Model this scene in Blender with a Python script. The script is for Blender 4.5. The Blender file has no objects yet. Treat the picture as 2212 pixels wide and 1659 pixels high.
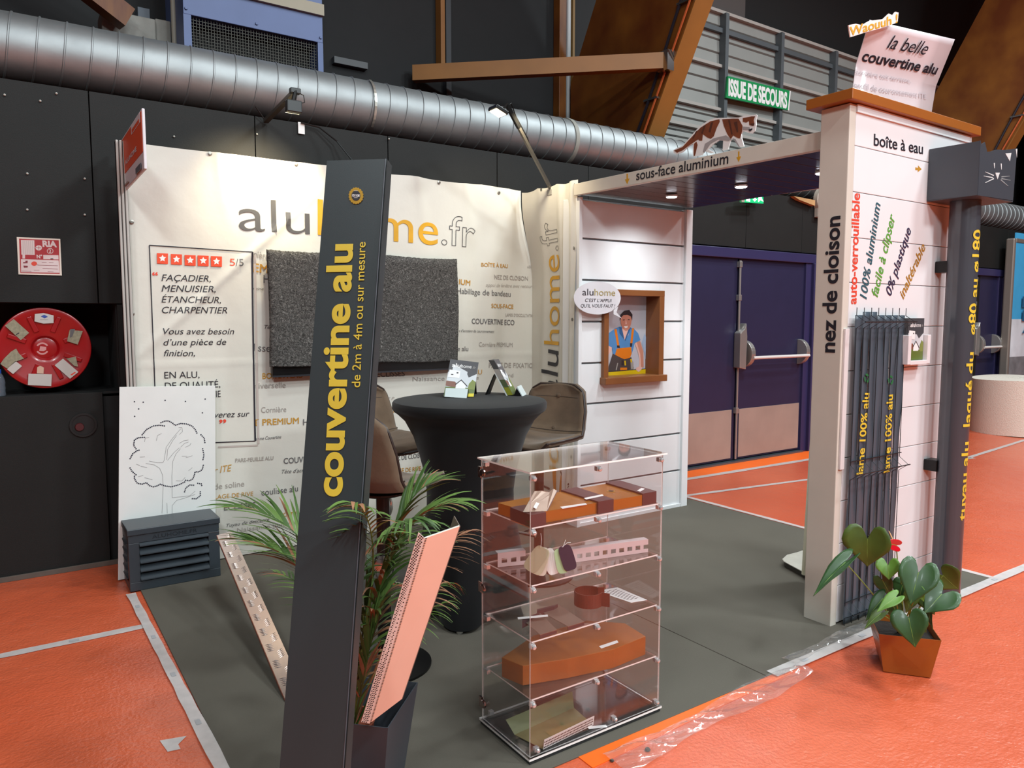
import bpy, bmesh, math, random
from mathutils import Vector, Matrix
random.seed(7)
SC = bpy.context.scene
COL = SC.collection
# ------------------------------------------------------------------ camera
F = 1600.0; CH = 1.5; PITCH = math.radians(5.0); YAW = math.radians(34.2)
fh = Vector((math.sin(YAW), math.cos(YAW), 0)); RT = Vector((math.cos(YAW), -math.sin(YAW), 0))
FW = fh*math.cos(PITCH) + Vector((0, 0, -math.sin(PITCH))); UP = RT.cross(FW)
CC = Vector((0, 0, CH))
cam_d = bpy.data.cameras.new('camera'); cam = bpy.data.objects.new('camera', cam_d); COL.objects.link(cam)
cam.location = CC; cam.rotation_euler = (math.pi/2-PITCH, 0, -YAW)
cam_d.sensor_width = 36; cam_d.lens = 36*F/2212; cam_d.clip_start = .05; cam_d.clip_end = 200
SC.camera = cam
# ------------------------------------------------------------------ world, lights, exposure
SC.view_settings.view_transform = 'Standard'; SC.view_settings.look = 'None'
SC.view_settings.gamma = 1; SC.view_settings.use_curve_mapping = False
SC.view_settings.exposure = 0.0
w = bpy.data.worlds.new('world'); SC.world = w; w.use_nodes = True
w.node_tree.nodes['Background'].inputs[0].default_value = (.80, .86, 1, 1)
w.node_tree.nodes['Background'].inputs[1].default_value = 0.22
def area(loc, size, power, color=(1, 1, 1), target=None, sy=None):
    d = bpy.data.lights.new('hall_or_fill_lamp', 'AREA'); d.energy = power; d.color = color
    d.shape = 'RECTANGLE'; d.size = size; d.size_y = sy or size
    o = bpy.data.objects.new('hall_or_fill_lamp', d); COL.objects.link(o); o.location = loc
    if target is not None:
        o.rotation_euler = (Vector(target)-Vector(loc)).to_track_quat('-Z', 'Y').to_euler()
    return o
def spot(loc, target, power, color, angle=110, blend=.6, radius=.05, name='flood_lamp'):
    d = bpy.data.lights.new(name, 'SPOT'); d.energy = power; d.color = color
    d.spot_size = math.radians(angle); d.spot_blend = blend; d.shadow_soft_size = radius
    o = bpy.data.objects.new(name, d); COL.objects.link(o); o.location = loc
    o.rotation_euler = (Vector(target)-Vector(loc)).to_track_quat('-Z', 'Y').to_euler()
    return o
HALL = (.86, .965, 1.0)
for (x, y, p) in ((-3.5, -1.5, 280), (1.5, -4.5, 330), (6.0, -2.2, 450), (10.5, 1.0, 420), (2.0, 0.6, 180), (7.2, 2.4, 210)):
    area((x, y, 7.6), 1.1, p, HALL, sy=.7)
for (x, y, p) in ((-2.5, -6.0, 260), (4.5, -6.5, 330)):      # unseen fill lamps, added behind the camera to brighten the stand's front faces
    area((x, y, 6.2), 1.2, p, HALL, target=(2.5, 3.0, 1.2), sy=.8)
spot((1.44, 4.50, 2.69), (1.40, 4.80, 2.40), 85, (1.0, .84, .55), 104, 1.0, .03)
spot((2.95, 4.18, 2.90), (3.2, 4.6, 1.9), 34, (1.0, .86, .60), 130, .8, .04)
for (x, y) in ((3.82, 3.67), (3.90, 3.15), (3.93, 2.60)):
    spot((x, y, 2.328), (x, y, 0), 36, (.88, .97, 1.0), 150, .7, .03, 'down_lamp')
cy = SC.cycles
cy.use_denoising = True
cy.transparent_max_bounces = 40; cy.max_bounces = 9; cy.diffuse_bounces = 4; cy.glossy_bounces = 5; cy.transmission_bounces = 8
cy.caustics_reflective = False; cy.caustics_refractive = False
cy.sample_clamp_indirect = 6
# ------------------------------------------------------------------ pixel -> point on a known plane (survey of the photograph)
def ray(x, y): return FW*F + RT*(x-1106) + UP*(829.5-y)
def PZ(x, y, z=0): d = ray(x, y); return CC + d*((z-CH)/d.z)
def PY(x, y, Y): d = ray(x, y); return CC + d*(Y/d.y)
def PX(x, y, X): d = ray(x, y); return CC + d*(X/d.x)
def PD(x, y, dep): d = ray(x, y); return CC + d*(dep/d.dot(FW))
# ------------------------------------------------------------------ materials
def lin(c):
    if isinstance(c, str):
        c = [int(c[i:i+2], 16)/255 for i in (0, 2, 4)]
        return tuple(v/12.92 if v <= .04045 else ((v+.055)/1.055)**2.4 for v in c)
    return c
MATS = {}
def mat(name, col, rough=.5, metal=0, spec=.5, var=0.0, scale=8, bump=0, bscale=60, emit=0, coat=0, stretch=None, alpha=None, trans=0, sheen=0, dark=None):
    if name in MATS: return MATS[name]
    m = bpy.data.materials.new(name); m.use_nodes = True; nt = m.node_tree; N = nt.nodes; L = nt.links
    b = N['Principled BSDF']; c = lin(col)
    b.inputs['Base Color'].default_value = (*c, 1); b.inputs['Roughness'].default_value = rough
    b.inputs['Metallic'].default_value = metal; b.inputs['Specular IOR Level'].default_value = spec
    if coat: b.inputs['Coat Weight'].default_value = coat; b.inputs['Coat Roughness'].default_value = .12
    if sheen: b.inputs['Sheen Weight'].default_value = sheen
    if trans: b.inputs['Transmission Weight'].default_value = trans
    if emit: b.inputs['Emission Color'].default_value = (*c, 1); b.inputs['Emission Strength'].default_value = emit
    if alpha is not None: b.inputs['Alpha'].default_value = alpha
    tc = N.new('ShaderNodeTexCoord'); mp = N.new('ShaderNodeMapping'); L.new(tc.outputs['Object'], mp.inputs[0])
    if stretch: mp.inputs['Scale'].default_value = stretch
    if var or not (bump or emit):
        n = N.new('ShaderNodeTexNoise'); n.inputs['Scale'].default_value = scale; n.inputs['Detail'].default_value = 5
        L.new(mp.outputs[0], n.inputs['Vector'])
        r = N.new('ShaderNodeValToRGB'); L.new(n.outputs['Fac'], r.inputs[0])
        v = var or .03
        r.color_ramp.elements[0].position = .3; r.color_ramp.elements[1].position = .72
        d = lin(dark) if dark else tuple(x*(1-v) for x in c)
        r.color_ramp.elements[0].color = (*d, 1); r.color_ramp.elements[1].color = (*[min(1, x*(1+v*.6)) for x in c], 1)
        L.new(r.outputs[0], b.inputs['Base Color'])
    if bump:
        n2 = N.new('ShaderNodeTexNoise'); n2.inputs['Scale'].default_value = bscale; n2.inputs['Detail'].default_value = 6
        L.new(mp.outputs[0], n2.inputs['Vector'])
        bp = N.new('ShaderNodeBump'); bp.inputs['Strength'].default_value = min(1, bump); bp.inputs['Distance'].default_value = .01
        L.new(n2.outputs['Fac'], bp.inputs['Height']); L.new(bp.outputs[0], b.inputs['Normal'])
    MATS[name] = m
    return m
def glassm(name, tint=(1, 1, 1), refl=.9, rough=.02, base=.035, veil=0.0, fp=5.0):
    """thin clear sheet: straight-through transmission plus a fresnel mirror"""
    if name in MATS: return MATS[name]
    m = bpy.data.materials.new(name); m.use_nodes = True; nt = m.node_tree; N = nt.nodes; L = nt.links
    for n in list(N): N.remove(n)
    out = N.new('ShaderNodeOutputMaterial'); t = N.new('ShaderNodeBsdfTransparent'); g = N.new('ShaderNodeBsdfGlossy')
    t.inputs[0].default_value = (*tint, 1); g.inputs['Roughness'].default_value = rough; g.inputs[0].default_value = (refl, refl, refl, 1)
    lw = N.new('ShaderNodeLayerWeight'); lw.inputs['Blend'].default_value = .5
    pw = N.new('ShaderNodeMath'); pw.operation = 'POWER'; pw.inputs[1].default_value = fp
    L.new(lw.outputs['Facing'], pw.inputs[0])
    ma = N.new('ShaderNodeMath'); ma.operation = 'MULTIPLY_ADD'; ma.inputs[1].default_value = .9; ma.inputs[2].default_value = base
    L.new(pw.outputs[0], ma.inputs[0])
    mx = N.new('ShaderNodeMixShader'); L.new(ma.outputs[0], mx.inputs[0]); L.new(t.outputs[0], mx.inputs[1]); L.new(g.outputs[0], mx.inputs[2])
    last = mx.outputs[0]
    if veil:
        d = N.new('ShaderNodeBsdfDiffuse'); d.inputs[0].default_value = (.9, .88, .86, 1)
        m2 = N.new('ShaderNodeMixShader'); m2.inputs[0].default_value = veil
        L.new(last, m2.inputs[1]); L.new(d.outputs[0], m2.inputs[2]); last = m2.outputs[0]
    L.new(last, out.inputs[0]); MATS[name] = m
    return m
# ------------------------------------------------------------------ mesh helpers
class MB:
    def __init__(s): s.v = []; s.f = []; s.mi = []
    def add(s, vs, fs, mi=0):
        o = len(s.v); s.v += [tuple(v) for v in vs]; s.f += [tuple(i+o for i in f) for f in fs]; s.mi += [mi]*len(fs); return s
    def box(s, a, b, mi=0, M=None):
        (x0, y0, z0), (x1, y1, z1) = a, b
        vs = [Vector(p) for p in ((x0,y0,z0),(x1,y0,z0),(x1,y1,z0),(x0,y1,z0),(x0,y0,z1),(x1,y0,z1),(x1,y1,z1),(x0,y1,z1))]
        if M: vs = [M @ v for v in vs]
        return s.add(vs, [(3,2,1,0),(4,5,6,7),(0,1,5,4),(1,2,6,5),(2,3,7,6),(3,0,4,7)], mi)
    def prism(s, pts, vec, mi=0, mcap=None):
        n = len(pts); vec = Vector(vec); pts = [Vector(p) for p in pts]
        o = len(s.v)
        s.v += [tuple(p) for p in pts] + [tuple(p+vec) for p in pts]
        nrm = Vector((0, 0, 0))
        for i in range(n): nrm += pts[i].cross(pts[(i+1) % n])
        flip = nrm.dot(vec) > 0
        A = tuple(o+i for i in range(n)); B = tuple(o+n+i for i in range(n))
        if flip: A = A[::-1]
        else: B = B[::-1]
        mc = mi if mcap is None else mcap
        s.f += [A, B]; s.mi += [mc, mc]
        for i in range(n):
            j = (i+1) % n; q = (o+i, o+j, o+n+j, o+n+i)
            s.f.append(q if flip else q[::-1]); s.mi.append(mi)
        return s
    def tube(s, pts, r, seg=8, mi=0, caps=True):
        pts = [Vector(p) for p in pts]; n = len(pts); o = len(s.v)
        rr = r if isinstance(r, (list, tuple)) else [r]*n
        ref = None
        for i, p in enumerate(pts):
            t = (pts[min(i+1, n-1)]-pts[max(i-1, 0)]).normalized()
            if ref is None: ref = t.orthogonal().normalized()
            ref = (ref - t*ref.dot(t)).normalized(); b = t.cross(ref)
            for k in range(seg):
                a = 2*math.pi*k/seg; s.v.append(tuple(p + (ref*math.cos(a)+b*math.sin(a))*rr[i]))
        for i in range(n-1):
            for k in range(seg):
                k2 = (k+1) % seg
                s.f.append((o+i*seg+k, o+i*seg+k2, o+(i+1)*seg+k2, o+(i+1)*seg+k)); s.mi.append(mi)
        if caps:
            s.f.append(tuple(o+k for k in range(seg))[::-1]); s.f.append(tuple(o+(n-1)*seg+k for k in range(seg))); s.mi += [mi, mi]
        return s
    def lathe(s, prof, c=(0, 0, 0), seg=24, M=None, mi=0):
        o = len(s.v); n = len(prof); c = Vector(c)
        for (r, z) in prof:
            for k in range(seg):
                a = 2*math.pi*k/seg; p = Vector((r*math.cos(a), r*math.sin(a), z))
                if M: p = M @ p
                s.v.append(tuple(p+c))
        for i in range(n-1):
            for k in range(seg):
                k2 = (k+1) % seg
                s.f.append((o+i*seg+k, o+i*seg+k2, o+(i+1)*seg+k2, o+(i+1)*seg+k)); s.mi.append(mi)
        s.f.append(tuple(o+k for k in range(seg))[::-1]); s.f.append(tuple(o+(n-1)*seg+k for k in range(seg))); s.mi += [mi, mi]
        return s
    def grid(s, fn, nu, nv, mi=0):
        o = len(s.v)
        for i in range(nu+1):
            for j in range(nv+1): s.v.append(tuple(fn(i/nu, j/nv)))
        for i in range(nu):
            for j in range(nv):
                a = o+i*(nv+1)+j; s.f.append((a, a+nv+1, a+nv+2, a+1)); s.mi.append(mi)
        return s
    def build(s, name, m, parent=None, smooth=False, bev=0, solid=0, base=None, **props):
        me = bpy.data.meshes.new(name)
        xs = [v[0] for v in s.v]; ys = [v[1] for v in s.v]; zs = [v[2] for v in s.v]
        org = Vector(base) if base is not None else Vector(((min(xs)+max(xs))/2, (min(ys)+max(ys))/2, min(zs)))
        me.from_pydata([tuple(Vector(v)-org) for v in s.v], [], s.f)
        ms = m if isinstance(m, (list, tuple)) else [m]
        for q in ms: me.materials.append(q)
        me.polygons.foreach_set('material_index', s.mi)
        if smooth: me.polygons.foreach_set('use_smooth', [True]*len(me.polygons))
        me.update()
        o = bpy.data.objects.new(name, me); COL.objects.link(o); o.location = org
        if parent is not None: put(o, parent)
        if solid: md = o.modifiers.new('thickness', 'SOLIDIFY'); md.thickness = solid; md.offset = 0
        if bev: md = o.modifiers.new('bevel', 'BEVEL'); md.width = bev; md.segments = 2; md.limit_method = 'ANGLE'
        if smooth: me.set_sharp_from_angle(angle=math.radians(38))
        for k, v in props.items(): o[k] = v
        return o
WM = {}
def world_of(o):
    M = Matrix.LocRotScale(o.location, o.rotation_euler, o.scale)
    return M if o.parent is None else world_of(o.parent) @ o.matrix_parent_inverse @ M
def put(o, parent):
    o.parent = parent; o.matrix_parent_inverse = world_of(parent).inverted()
def tag(o, label=None, cat=None, group=None, kind=None):
    if label: o['label'] = label
    if cat: o['category'] = cat
    if group: o['group'] = group
    if kind: o['kind'] = kind
    return o
def thing(name, loc, label, cat, group=None, kind=None):
    o = bpy.data.objects.new(name, None); COL.objects.link(o); o.location = loc; o.empty_display_size = .1
    return tag(o, label, cat, group, kind)
def copy_tree(o, parent=None):
    kids = [c for c in bpy.data.objects if c.parent == o]
    c = o.copy(); COL.objects.link(c)
    if parent: c.parent = parent; c.matrix_parent_inverse = o.matrix_parent_inverse.copy()
    for k in kids: copy_tree(k, c)
    return c
def box(name, a, b, m, parent=None, bev=0, **p): 
    lo = tuple(min(a[i], b[i]) for i in range(3)); hi = tuple(max(a[i], b[i]) for i in range(3))
    return MB().box(lo, hi).build(name, m, parent, bev=bev, **p)
def struct(o, label=None): o['kind'] = 'structure'; return o if not label else tag(o, label)
# ------------------------------------------------------------------ lettering
def glyphs(s, bold=0.0, shear=0.0, outline=0.0, res=4):
    cu = bpy.data.curves.new('t', 'FONT'); cu.body = s; cu.size = 1; cu.shear = shear; cu.resolution_u = res
    if outline: cu.fill_mode = 'NONE'; cu.bevel_depth = outline; cu.bevel_resolution = 0
    elif bold > 0: cu.fill_mode = 'FRONT'; cu.bevel_depth = bold; cu.bevel_resolution = 0
    else: cu.offset = bold
    ob = bpy.data.objects.new('t', cu); COL.objects.link(ob)
    bpy.context.view_layer.update()
    dg = bpy.context.evaluated_depsgraph_get(); me = bpy.data.meshes.new_from_object(ob.evaluated_get(dg))
    vs = [v.co.copy() for v in me.vertices]; fs = [tuple(p.vertices) for p in me.polygons]
    bpy.data.objects.remove(ob); bpy.data.curves.remove(cu); bpy.data.meshes.remove(me)
    return vs, fs
_v, _ = glyphs('H'); CAPH = max(v.y for v in _v)
def letter(s, A, B, Cp, m, parent=None, bold=0.0, shear=0.0, outline=0.0, name='lettering', lift=.0015, conform=None, **props):
    """writing on a surface: A, B ends of the baseline, Cp a point above A at capital height"""
    A, B, Cp = Vector(A), Vector(B), Vector(Cp)
    u = (B-A); W = u.length; u.normalize(); v = (Cp-A); v = v-u*v.dot(u); cap = v.length; v.normalize()
    n = u.cross(v); mid = (A+B)/2
    if n.dot(CC-mid) < 0: n = -n
    vs, fs = glyphs(s, bold, shear, outline, 10 if cap > .045 else 4)
    x0 = min(p.x for p in vs); x1 = max(p.x for p in vs); sx = W/(x1-x0); sy = cap/CAPH
    pts = [(A + u*((p.x-x0)*sx) + v*(p.y*sy) + n*(lift + p.z*sx*(.15 if outline else .02))) for p in vs]
    mb = MB(); mb.add(pts, fs)
    if conform:
        bm = bmesh.new()
        bv = [bm.verts.new(p) for p in mb.v]
        for f in mb.f:
            try: bm.faces.new([bv[i] for i in f])
            except ValueError: pass
        ax, step, fn = conform
        for axis in (ax, 2):
            lo = min(p[axis] for p in mb.v); hi = max(p[axis] for p in mb.v); k = math.ceil(lo/step)
            while k*step < hi:
                co = Vector((0, 0, 0)); co[axis] = k*step; no = Vector((0, 0, 0)); no[axis] = 1
                bmesh.ops.bisect_plane(bm, geom=bm.verts[:]+bm.edges[:]+bm.faces[:], plane_co=co, plane_no=no); k += 1
        bm.verts.index_update()
        mb = MB(); mb.add([fn(p.co) for p in bm.verts], [tuple(q.index for q in f.verts) for f in bm.faces]); bm.free()
    return mb.build(name, m, parent, **props)
def wr(s, fn, a, b, c, m, parent, **k):
    """a, b, c given as survey readings on the plane function fn"""
    return letter(s, fn(*a), fn(*b), fn(*c), m, parent, **k)
def poly(fn, pts, m, parent, name='print_shape', thick=.0008, lift=0.0, **p):
    P = [fn(*q) for q in pts]
    n = (P[1]-P[0]).cross(P[2]-P[0])
    for i in range(2, len(P)-1): n += (P[i]-P[0]).cross(P[i+1]-P[0])
    n.normalize()
    if n.dot(CC-P[0]) < 0: n = -n
    P = [q+n*lift for q in P]
    return MB().prism(P, n*thick).build(name, m, parent, **p)
# common materials
BLK = mat('black_print', '1b1722', .5); GRY = mat('grey_print', '5d5b5c', .5); LGR = mat('light_grey_print', '9d968f', .5)
GOLD = mat('gold_print', 'd29c1f', .4, var=.18, scale=5); GOLD2 = mat('ochre_print', 'b8862c', .5); YEL = mat('yellow_lettering', 'dcc03c', .4, var=.1)
RED = mat('red_print', 'd9452f', .5); WHT = mat('white_print', 'e8e6e4', .5); ORG = mat('orange_red_print', 'e0451a', .5)
ANTH = mat('anthracite_aluminium', '343a40', .42, .0, .5, var=.05, bump=.05, bscale=400)
WALU = mat('white_lacquered_aluminium', 'dedfe0', .3, 0, .5, var=.015)
CREAM = mat('cream_lacquered_aluminium', 'cfc9bd', .35, 0, .5)
COPPER = mat('copper_brown_lacquer', 'a4561b', .32, .25, .5, var=.1, scale=6)
DBRN = mat('dark_brown_lacquer', '50363a', .35)
BRUSH = mat('brushed_steel', 'b5a398', .45, .45, .5, var=.10, scale=3)
CHR = mat('chrome', 'c8c8c8', .15, 1)
# ================================================================== SETTING
def floor_mat():
    m = bpy.data.materials.new('film_covered_floor'); m.use_nodes = True; nt = m.node_tree; N = nt.nodes; L = nt.links
    b = N['Principled BSDF']; tc = N.new('ShaderNodeTexCoord')
    def noise(sc, det=5, st=None, dist=0):
        n = N.new('ShaderNodeTexNoise'); n.inputs['Scale'].default_value = sc; n.inputs['Detail'].default_value = det; n.inputs['Distortion'].default_value = dist
        if st:
            mp = N.new('ShaderNodeMapping'); mp.inputs['Scale'].default_value = st; mp.inputs['Rotation'].default_value = (0, 0, .5)
            L.new(tc.outputs['Object'], mp.inputs[0]); L.new(mp.outputs[0], n.inputs['Vector'])
        else: L.new(tc.outputs['Object'], n.inputs['Vector'])
        return n
    r = N.new('ShaderNodeValToRGB'); n = noise(1.3, 6)
    L.new(n.outputs['Fac'], r.inputs[0])
    r.color_ramp.elements[0].position = .35; r.color_ramp.elements[0].color = (*lin('c85430'), 1)
    r.color_ramp.elements[1].position = .7; r.color_ramp.elements[1].color = (*lin('d0603c'), 1)
    # fine scuffs of the plastic film
    n3 = noise(14, 8, (1, 7, 1), 1.5); r3 = N.new('ShaderNodeValToRGB'); L.new(n3.outputs['Fac'], r3.inputs[0])
    r3.color_ramp.elements[0].position = .64; r3.color_ramp.elements[1].position = .72; r3.color_ramp.elements[1].color = (.16, .16, .16, 1)
    r3.color_ramp.elements[0].color = (0, 0, 0, 1)
    mx = N.new('ShaderNodeMixRGB'); L.new(r3.outputs[0], mx.inputs[0]); L.new(r.outputs[0], mx.inputs[1]); mx.inputs[2].default_value = (.85, .6, .5, 1)
    L.new(mx.outputs[0], b.inputs['Base Color'])
    b.inputs['Roughness'].default_value = .42; b.inputs['Specular IOR Level'].default_value = .5
    b.inputs['Coat Weight'].default_value = .55; b.inputs['Coat Roughness'].default_value = .16
    n2 = noise(70, 4); n4 = noise(9, 3)
    ad = N.new('ShaderNodeMath'); ad.operation = 'MULTIPLY_ADD'; ad.inputs[1].default_value = 2.0
    L.new(n4.outputs['Fac'], ad.inputs[0]); L.new(n2.outputs['Fac'], ad.inputs[2])
    bp = N.new('ShaderNodeBump'); bp.inputs['Strength'].default_value = .35; bp.inputs['Distance'].default_value = .012
    L.new(ad.outputs[0], bp.inputs['Height']); L.new(bp.outputs[0], b.inputs['Normal']); L.new(bp.outputs[0], b.inputs['Coat Normal'])
    return m
FLOOR = floor_mat(); BARE = mat('bare_orange_floor', 'ee6411', .5, var=.04)
struct(box('floor', (-12, -12, -.1), (26, 8, 0), FLOOR))
DW = mat('dark_wall_panel', '1c1c1b', .6, 0, .25, var=.12, scale=3, bump=.12, bscale=220)
DW2 = mat('black_recess', '0c0c0c', .8)
wall = thing('wall_back', (3, 5.05, 0), 'low dark grey panelled partition with bolt holes behind the stand', None, kind='structure')
seams = [-4.27, -3.32, -2.378, -1.433, -.488, .457, 1.402, 2.346, 3.29, 4.235, 5.43]
def panel(x0, x1, z0, z1, y=5.05): box('panel', (x0+.003, y+random.uniform(0, .003), z0), (x1-.003, y+.03, z1), DW, wall, bev=.0015)
for a, b in zip(seams[:-1], seams[1:]):
    panel(a, b, 1.594, 2.82)
    if b > .6:
        lo = max(a, .55); panel(lo, b, 1.07, 1.588)
        panel(lo if a < .5 else a, b, 0, 1.064)
    else: panel(a, b, 0, 1.064)
for a, b in zip([5.43, 6.35, 7.3, 7.62, 8.5, 9.45, 10.4, 11.35, 12.3], [6.35, 7.3, 7.62, 8.5, 9.45, 10.4, 11.35, 12.3, 16.5]):
    panel(a, b, 2.235, 2.82)
for a, b in zip([9.5, 10.4, 12.25], [10.4, 11.5, 16.5]): panel(a, b, 0, 2.23)
box('backing', (-4.27, 5.085, 1.6), (16.5, 5.14, 2.815), DW2, wall)
box('backing', (.56, 5.085, .02), (5.43, 5.14, 1.6), DW2, wall)
box('backing', (-4.27, 5.085, .02), (.55, 5.14, 1.05), DW2, wall)
# niche for the hose reel
nb = MB(); nb.box((-4.27, 5.55, 1.0), (.56, 5.58, 1.65)); nb.box((.548, 5.085, 1.0), (.575, 5.58, 1.65)); nb.box((-4.27, 5.085, 1.035), (.56, 5.58, 1.064)); nb.box((-4.27, 5.085, 1.594), (.56, 5.58, 1.62))
nb.build('niche_lining', DW2, wall)
BOLT = mat('bolt_white', 'bdbdb5', .4)
for (x, y) in ((10, 205), (87, 218), (122, 202), (59, 375), (183, 386), (59, 453), (183, 464), (376, 295), (555, 290), (840, 300)):
    p = PY(x, y, 5.045); MB().lathe([(.006, -.001), (.006, .004), (.002, .008)], (0, 0, 0), 8, M=Matrix.Rotation(math.pi/2, 4, 'X')).build('bolt', BOLT, wall, base=(0, 0, 0)).location = p
struct(box('baseboard_back', (-4.27, 5.035, 0), (.5, 5.05, .03), mat('dusty_skirting', '5b5048', .8, var=.2), bev=.002))
hp = PY(180, 918, 5.046)
MB().lathe([(.072, 0), (.072, .006), (.06, .006), (.058, -.02)], (0, 0, 0), 24, M=Matrix.Rotation(math.pi/2, 4, 'X')).build('round_opening', mat('opening_black', '080808', .5), wall, base=(0, 0, 0)).location = hp
MB().lathe([(.025, 0), (.022, .01)], (0, 0, 0), 12, M=Matrix.Rotation(math.pi/2, 4, 'X')).build('valve', mat('valve_red', '4a1216', .5), wall, base=(0, 0, 0)).location = hp+Vector((-.02, -.004, -.01))
# upper rear wall, cladding, ceiling
UW = mat('upper_black_wall', '17181a', .75, var=.1)
struct(box('wall_rear', (-9, 7.05, 0), (7.4, 7.2, 9.5), UW))
rear2 = struct(box('wall_rear_right', (7.4, 7.3, 0), (26, 7.4, 9.5), mat('far_black', '121213', .8)))
struct(box('ceiling', (-12, -12, 9.4), (26, 7.4, 9.5), mat('hall_ceiling', '8f8e8a', .8)))
struct(box('wall_left', (-12.1, -12, 0), (-12, 7.2, 9.5), mat('hall_side_wall', '8c8d8b', .8)))
struct(box('wall_front', (-12, -12.1, 0), (26, -12, 9.5), MATS['hall_side_wall']))
struct(box('wall_right', (26, -12, 0), (26.1, 7.2, 9.5), MATS['hall_side_wall']))
CL = mat('grey_metal_cladding', '949692', .5, .2, var=.08, scale=2); CLD = mat('grey_steel_post', '5a6064', .5, .3); CLR = mat('pale_ledge', 'a5a09a', .5)
clad = thing('wall_cladding', (10, 7, 3), 'grey corrugated metal cladding with steel posts behind the green sign', None, kind='structure')
zs = [PY(1580, y, 7.0).z for y in (34, 150, 243, 290, 330)] + [2.6]
px_posts = [6.9, 8.22, 9.42, 10.75, 12.2, 13.6, 15.0, 16.4]
for i in range(len(px_posts)-1):
    for j in range(len(zs)-1):
        x0, x1, z1, z0 = px_posts[i], px_posts[i+1], zs[j], zs[j+1]
        if x0 < 6.95: x0 = 7.0
        n = max(3, int((z1-z0)/.16)); mb = MB()
        for k in range(n):      # folded sheets
            a = z0+(z1-z0)*k/n; b = z0+(z1-z0)*(k+1)/n
            mb.prism([(x0+.02, 7.06, a+.004), (x0+.02, 7.035, a+.02), (x0+.02, 7.045, b-.004), (x0+.02, 7.06, b-.004)], (x1-x0-.04, 0, 0))
        mb.build('cladding_panel', CL, clad)
box('cladding_backing', (7.0, 7.06, 2.6), (16.4, 7.09, zs[0]), CLD, clad)
for x in px_posts[1:]: box('post', (x-.032, 6.93, 2.6), (x+.032, 7.04, zs[0]-.02), CLD, clad)
for j, z in enumerate(zs[:-1]):
    box('ledge', (7.0, 6.98, z-.02), (16.4, 7.06, z+.02), CLR, clad)
    if j == 0: box('rail', (7.0, 6.98, z-.27), (16.4, 7.03, z-.21), CLD, clad)
struct(box('trim_1', (7.41, 7.1, 5.5), (8.78, 7.25, 9.4), mat('grey_board', '4c4745', .8)))
struct(box('trim_2', (17.5, 6.6, 3), (20, 6.9, 9.4), MATS['grey_board']))
# glulam arches
WOOD = mat('orange_glulam', '7a4a16', .5, var=.22, scale=2.2, stretch=(6, 1, 1), dark='5c2a08'); WOODL = mat('bright_glulam_edge', '8c5c26', .5, var=.12, scale=3)
def arch(x, th, label):
    o = lambda z: 6.455-.561*(z-4.975); i = lambda z: 5.039-.537*(z-4.493)
    pts = [(x, o(9.3), 9.3), (x, o(4.2), 4.2), (x, 6.89, 4.1), (x, 6.89, 2.9), (x, i(2.9), 2.9), (x, i(9.3), 9.3)]
    t = thing('timber_arch', (x, 6, 2.2), label, 'beam', 'glulam arches of the hall')
    MB().prism(pts, (th, 0, 0)).build('arch_body', WOOD, t)
    # laminated inner edge, its face towards the hall
    e = [(x-.004, i(2.9)-.02, 2.9), (x-.004, i(2.9)+.0, 2.9), (x-.004, i(9.3), 9.3), (x-.004, i(9.3)-.02, 9.3)]
    MB().prism(e, (th+.008, 0, 0)).build('edge_lamella', WOODL, t)
    cb = [(x-.02, i(z)+.16+.02*math.sin(z*3), z) for z in [2.95+.35*k for k in range(18)]]
    MB().tube(cb, .016, 6).build('cable', BLK, t)
    cb = [(x-.02, i(z)+.04, z) for z in [2.95+.35*k for k in range(18)]]
    MB().tube(cb, .012, 6).build('conduit', mat('orange_conduit', 'b4562a', .5), t)
    for k in range(8):
        z = 2.9+.8*k; box('cable_clip', (x-.035, i(z)+.02, z), (x, i(z)+.2, z+.02), CHR, t)
    return t
arch(5.5, .22, 'large orange glulam arch rising behind the duct beside the grey cladding')
arch(12.6, .22, 'large orange glulam arch at top right behind the pillar sign')
def beam(name, A, B, h, wdt, m, label, cat, **k):
    A, B = Vector(A), Vector(B); d = (B-A).normalized(); s = d.cross(Vector((0, 0, 1))).normalized()*wdt/2; u = s.cross(d).normalized()*h/2
    o = MB().prism([A-s-u, A+s-u, A+s+u, A-s+u], B-A).build(name, m); return tag(o, label, cat, **k)
br = thing('timber_brace', PY(890, 155, 6.9), 'horizontal timber strut from dark wall to left glulam arch', 'beam')
A_ = PY(893, 160, 6.93); B_ = PX(1440, 133, 5.47); d_ = (B_-A_).normalized(); s_ = d_.cross(Vector((0, 0, 1))).normalized()*.05; u_ = Vector((0, 0, .075))
MB().prism([A_-s_-u_, A_+s_-u_, A_+s_+u_, A_-s_+u_], B_-A_).build('timber', WOODL, br)
box('steel_plate', B_+Vector((-.06, -.07, -.1)), B_+Vector((.03, .06, .09)), CHR, br)
for nm, pxx, wd, m, lb, z0 in (('timber_post', 955, .05, WOODL, 'thin timber post on the dark upper wall above the duct', 4.1), ('timber_post', 1214, .10, WOOD, 'broad timber post left of the white pipe', 2.9)):
    p = PY(pxx, 60, 6.95); tag(box(nm, (p.x-wd/2, 6.93, z0), (p.x+wd/2, 7.045, 9.3), m, bev=.004), lb, 'post')
p = PY(1230, 60, 6.97); tag(MB().tube([(p.x, 6.99, 3.2), (p.x, 6.99, 9.3)], .03, 12).build('drain_pipe', mat('white_pipe', 'b9bcbd', .4), smooth=True), 'white vertical pipe between timber post and glulam arch', 'pipe')
p = PY(1240, 60, 6.95); tag(box('timber_batten', (p.x+.0, 6.97, 3.0), (p.x+.03, 7.045, 9.3), mat('pale_batten', '8a6a3a', .6)), 'narrow pale batten right of the white pipe', 'post')
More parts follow.
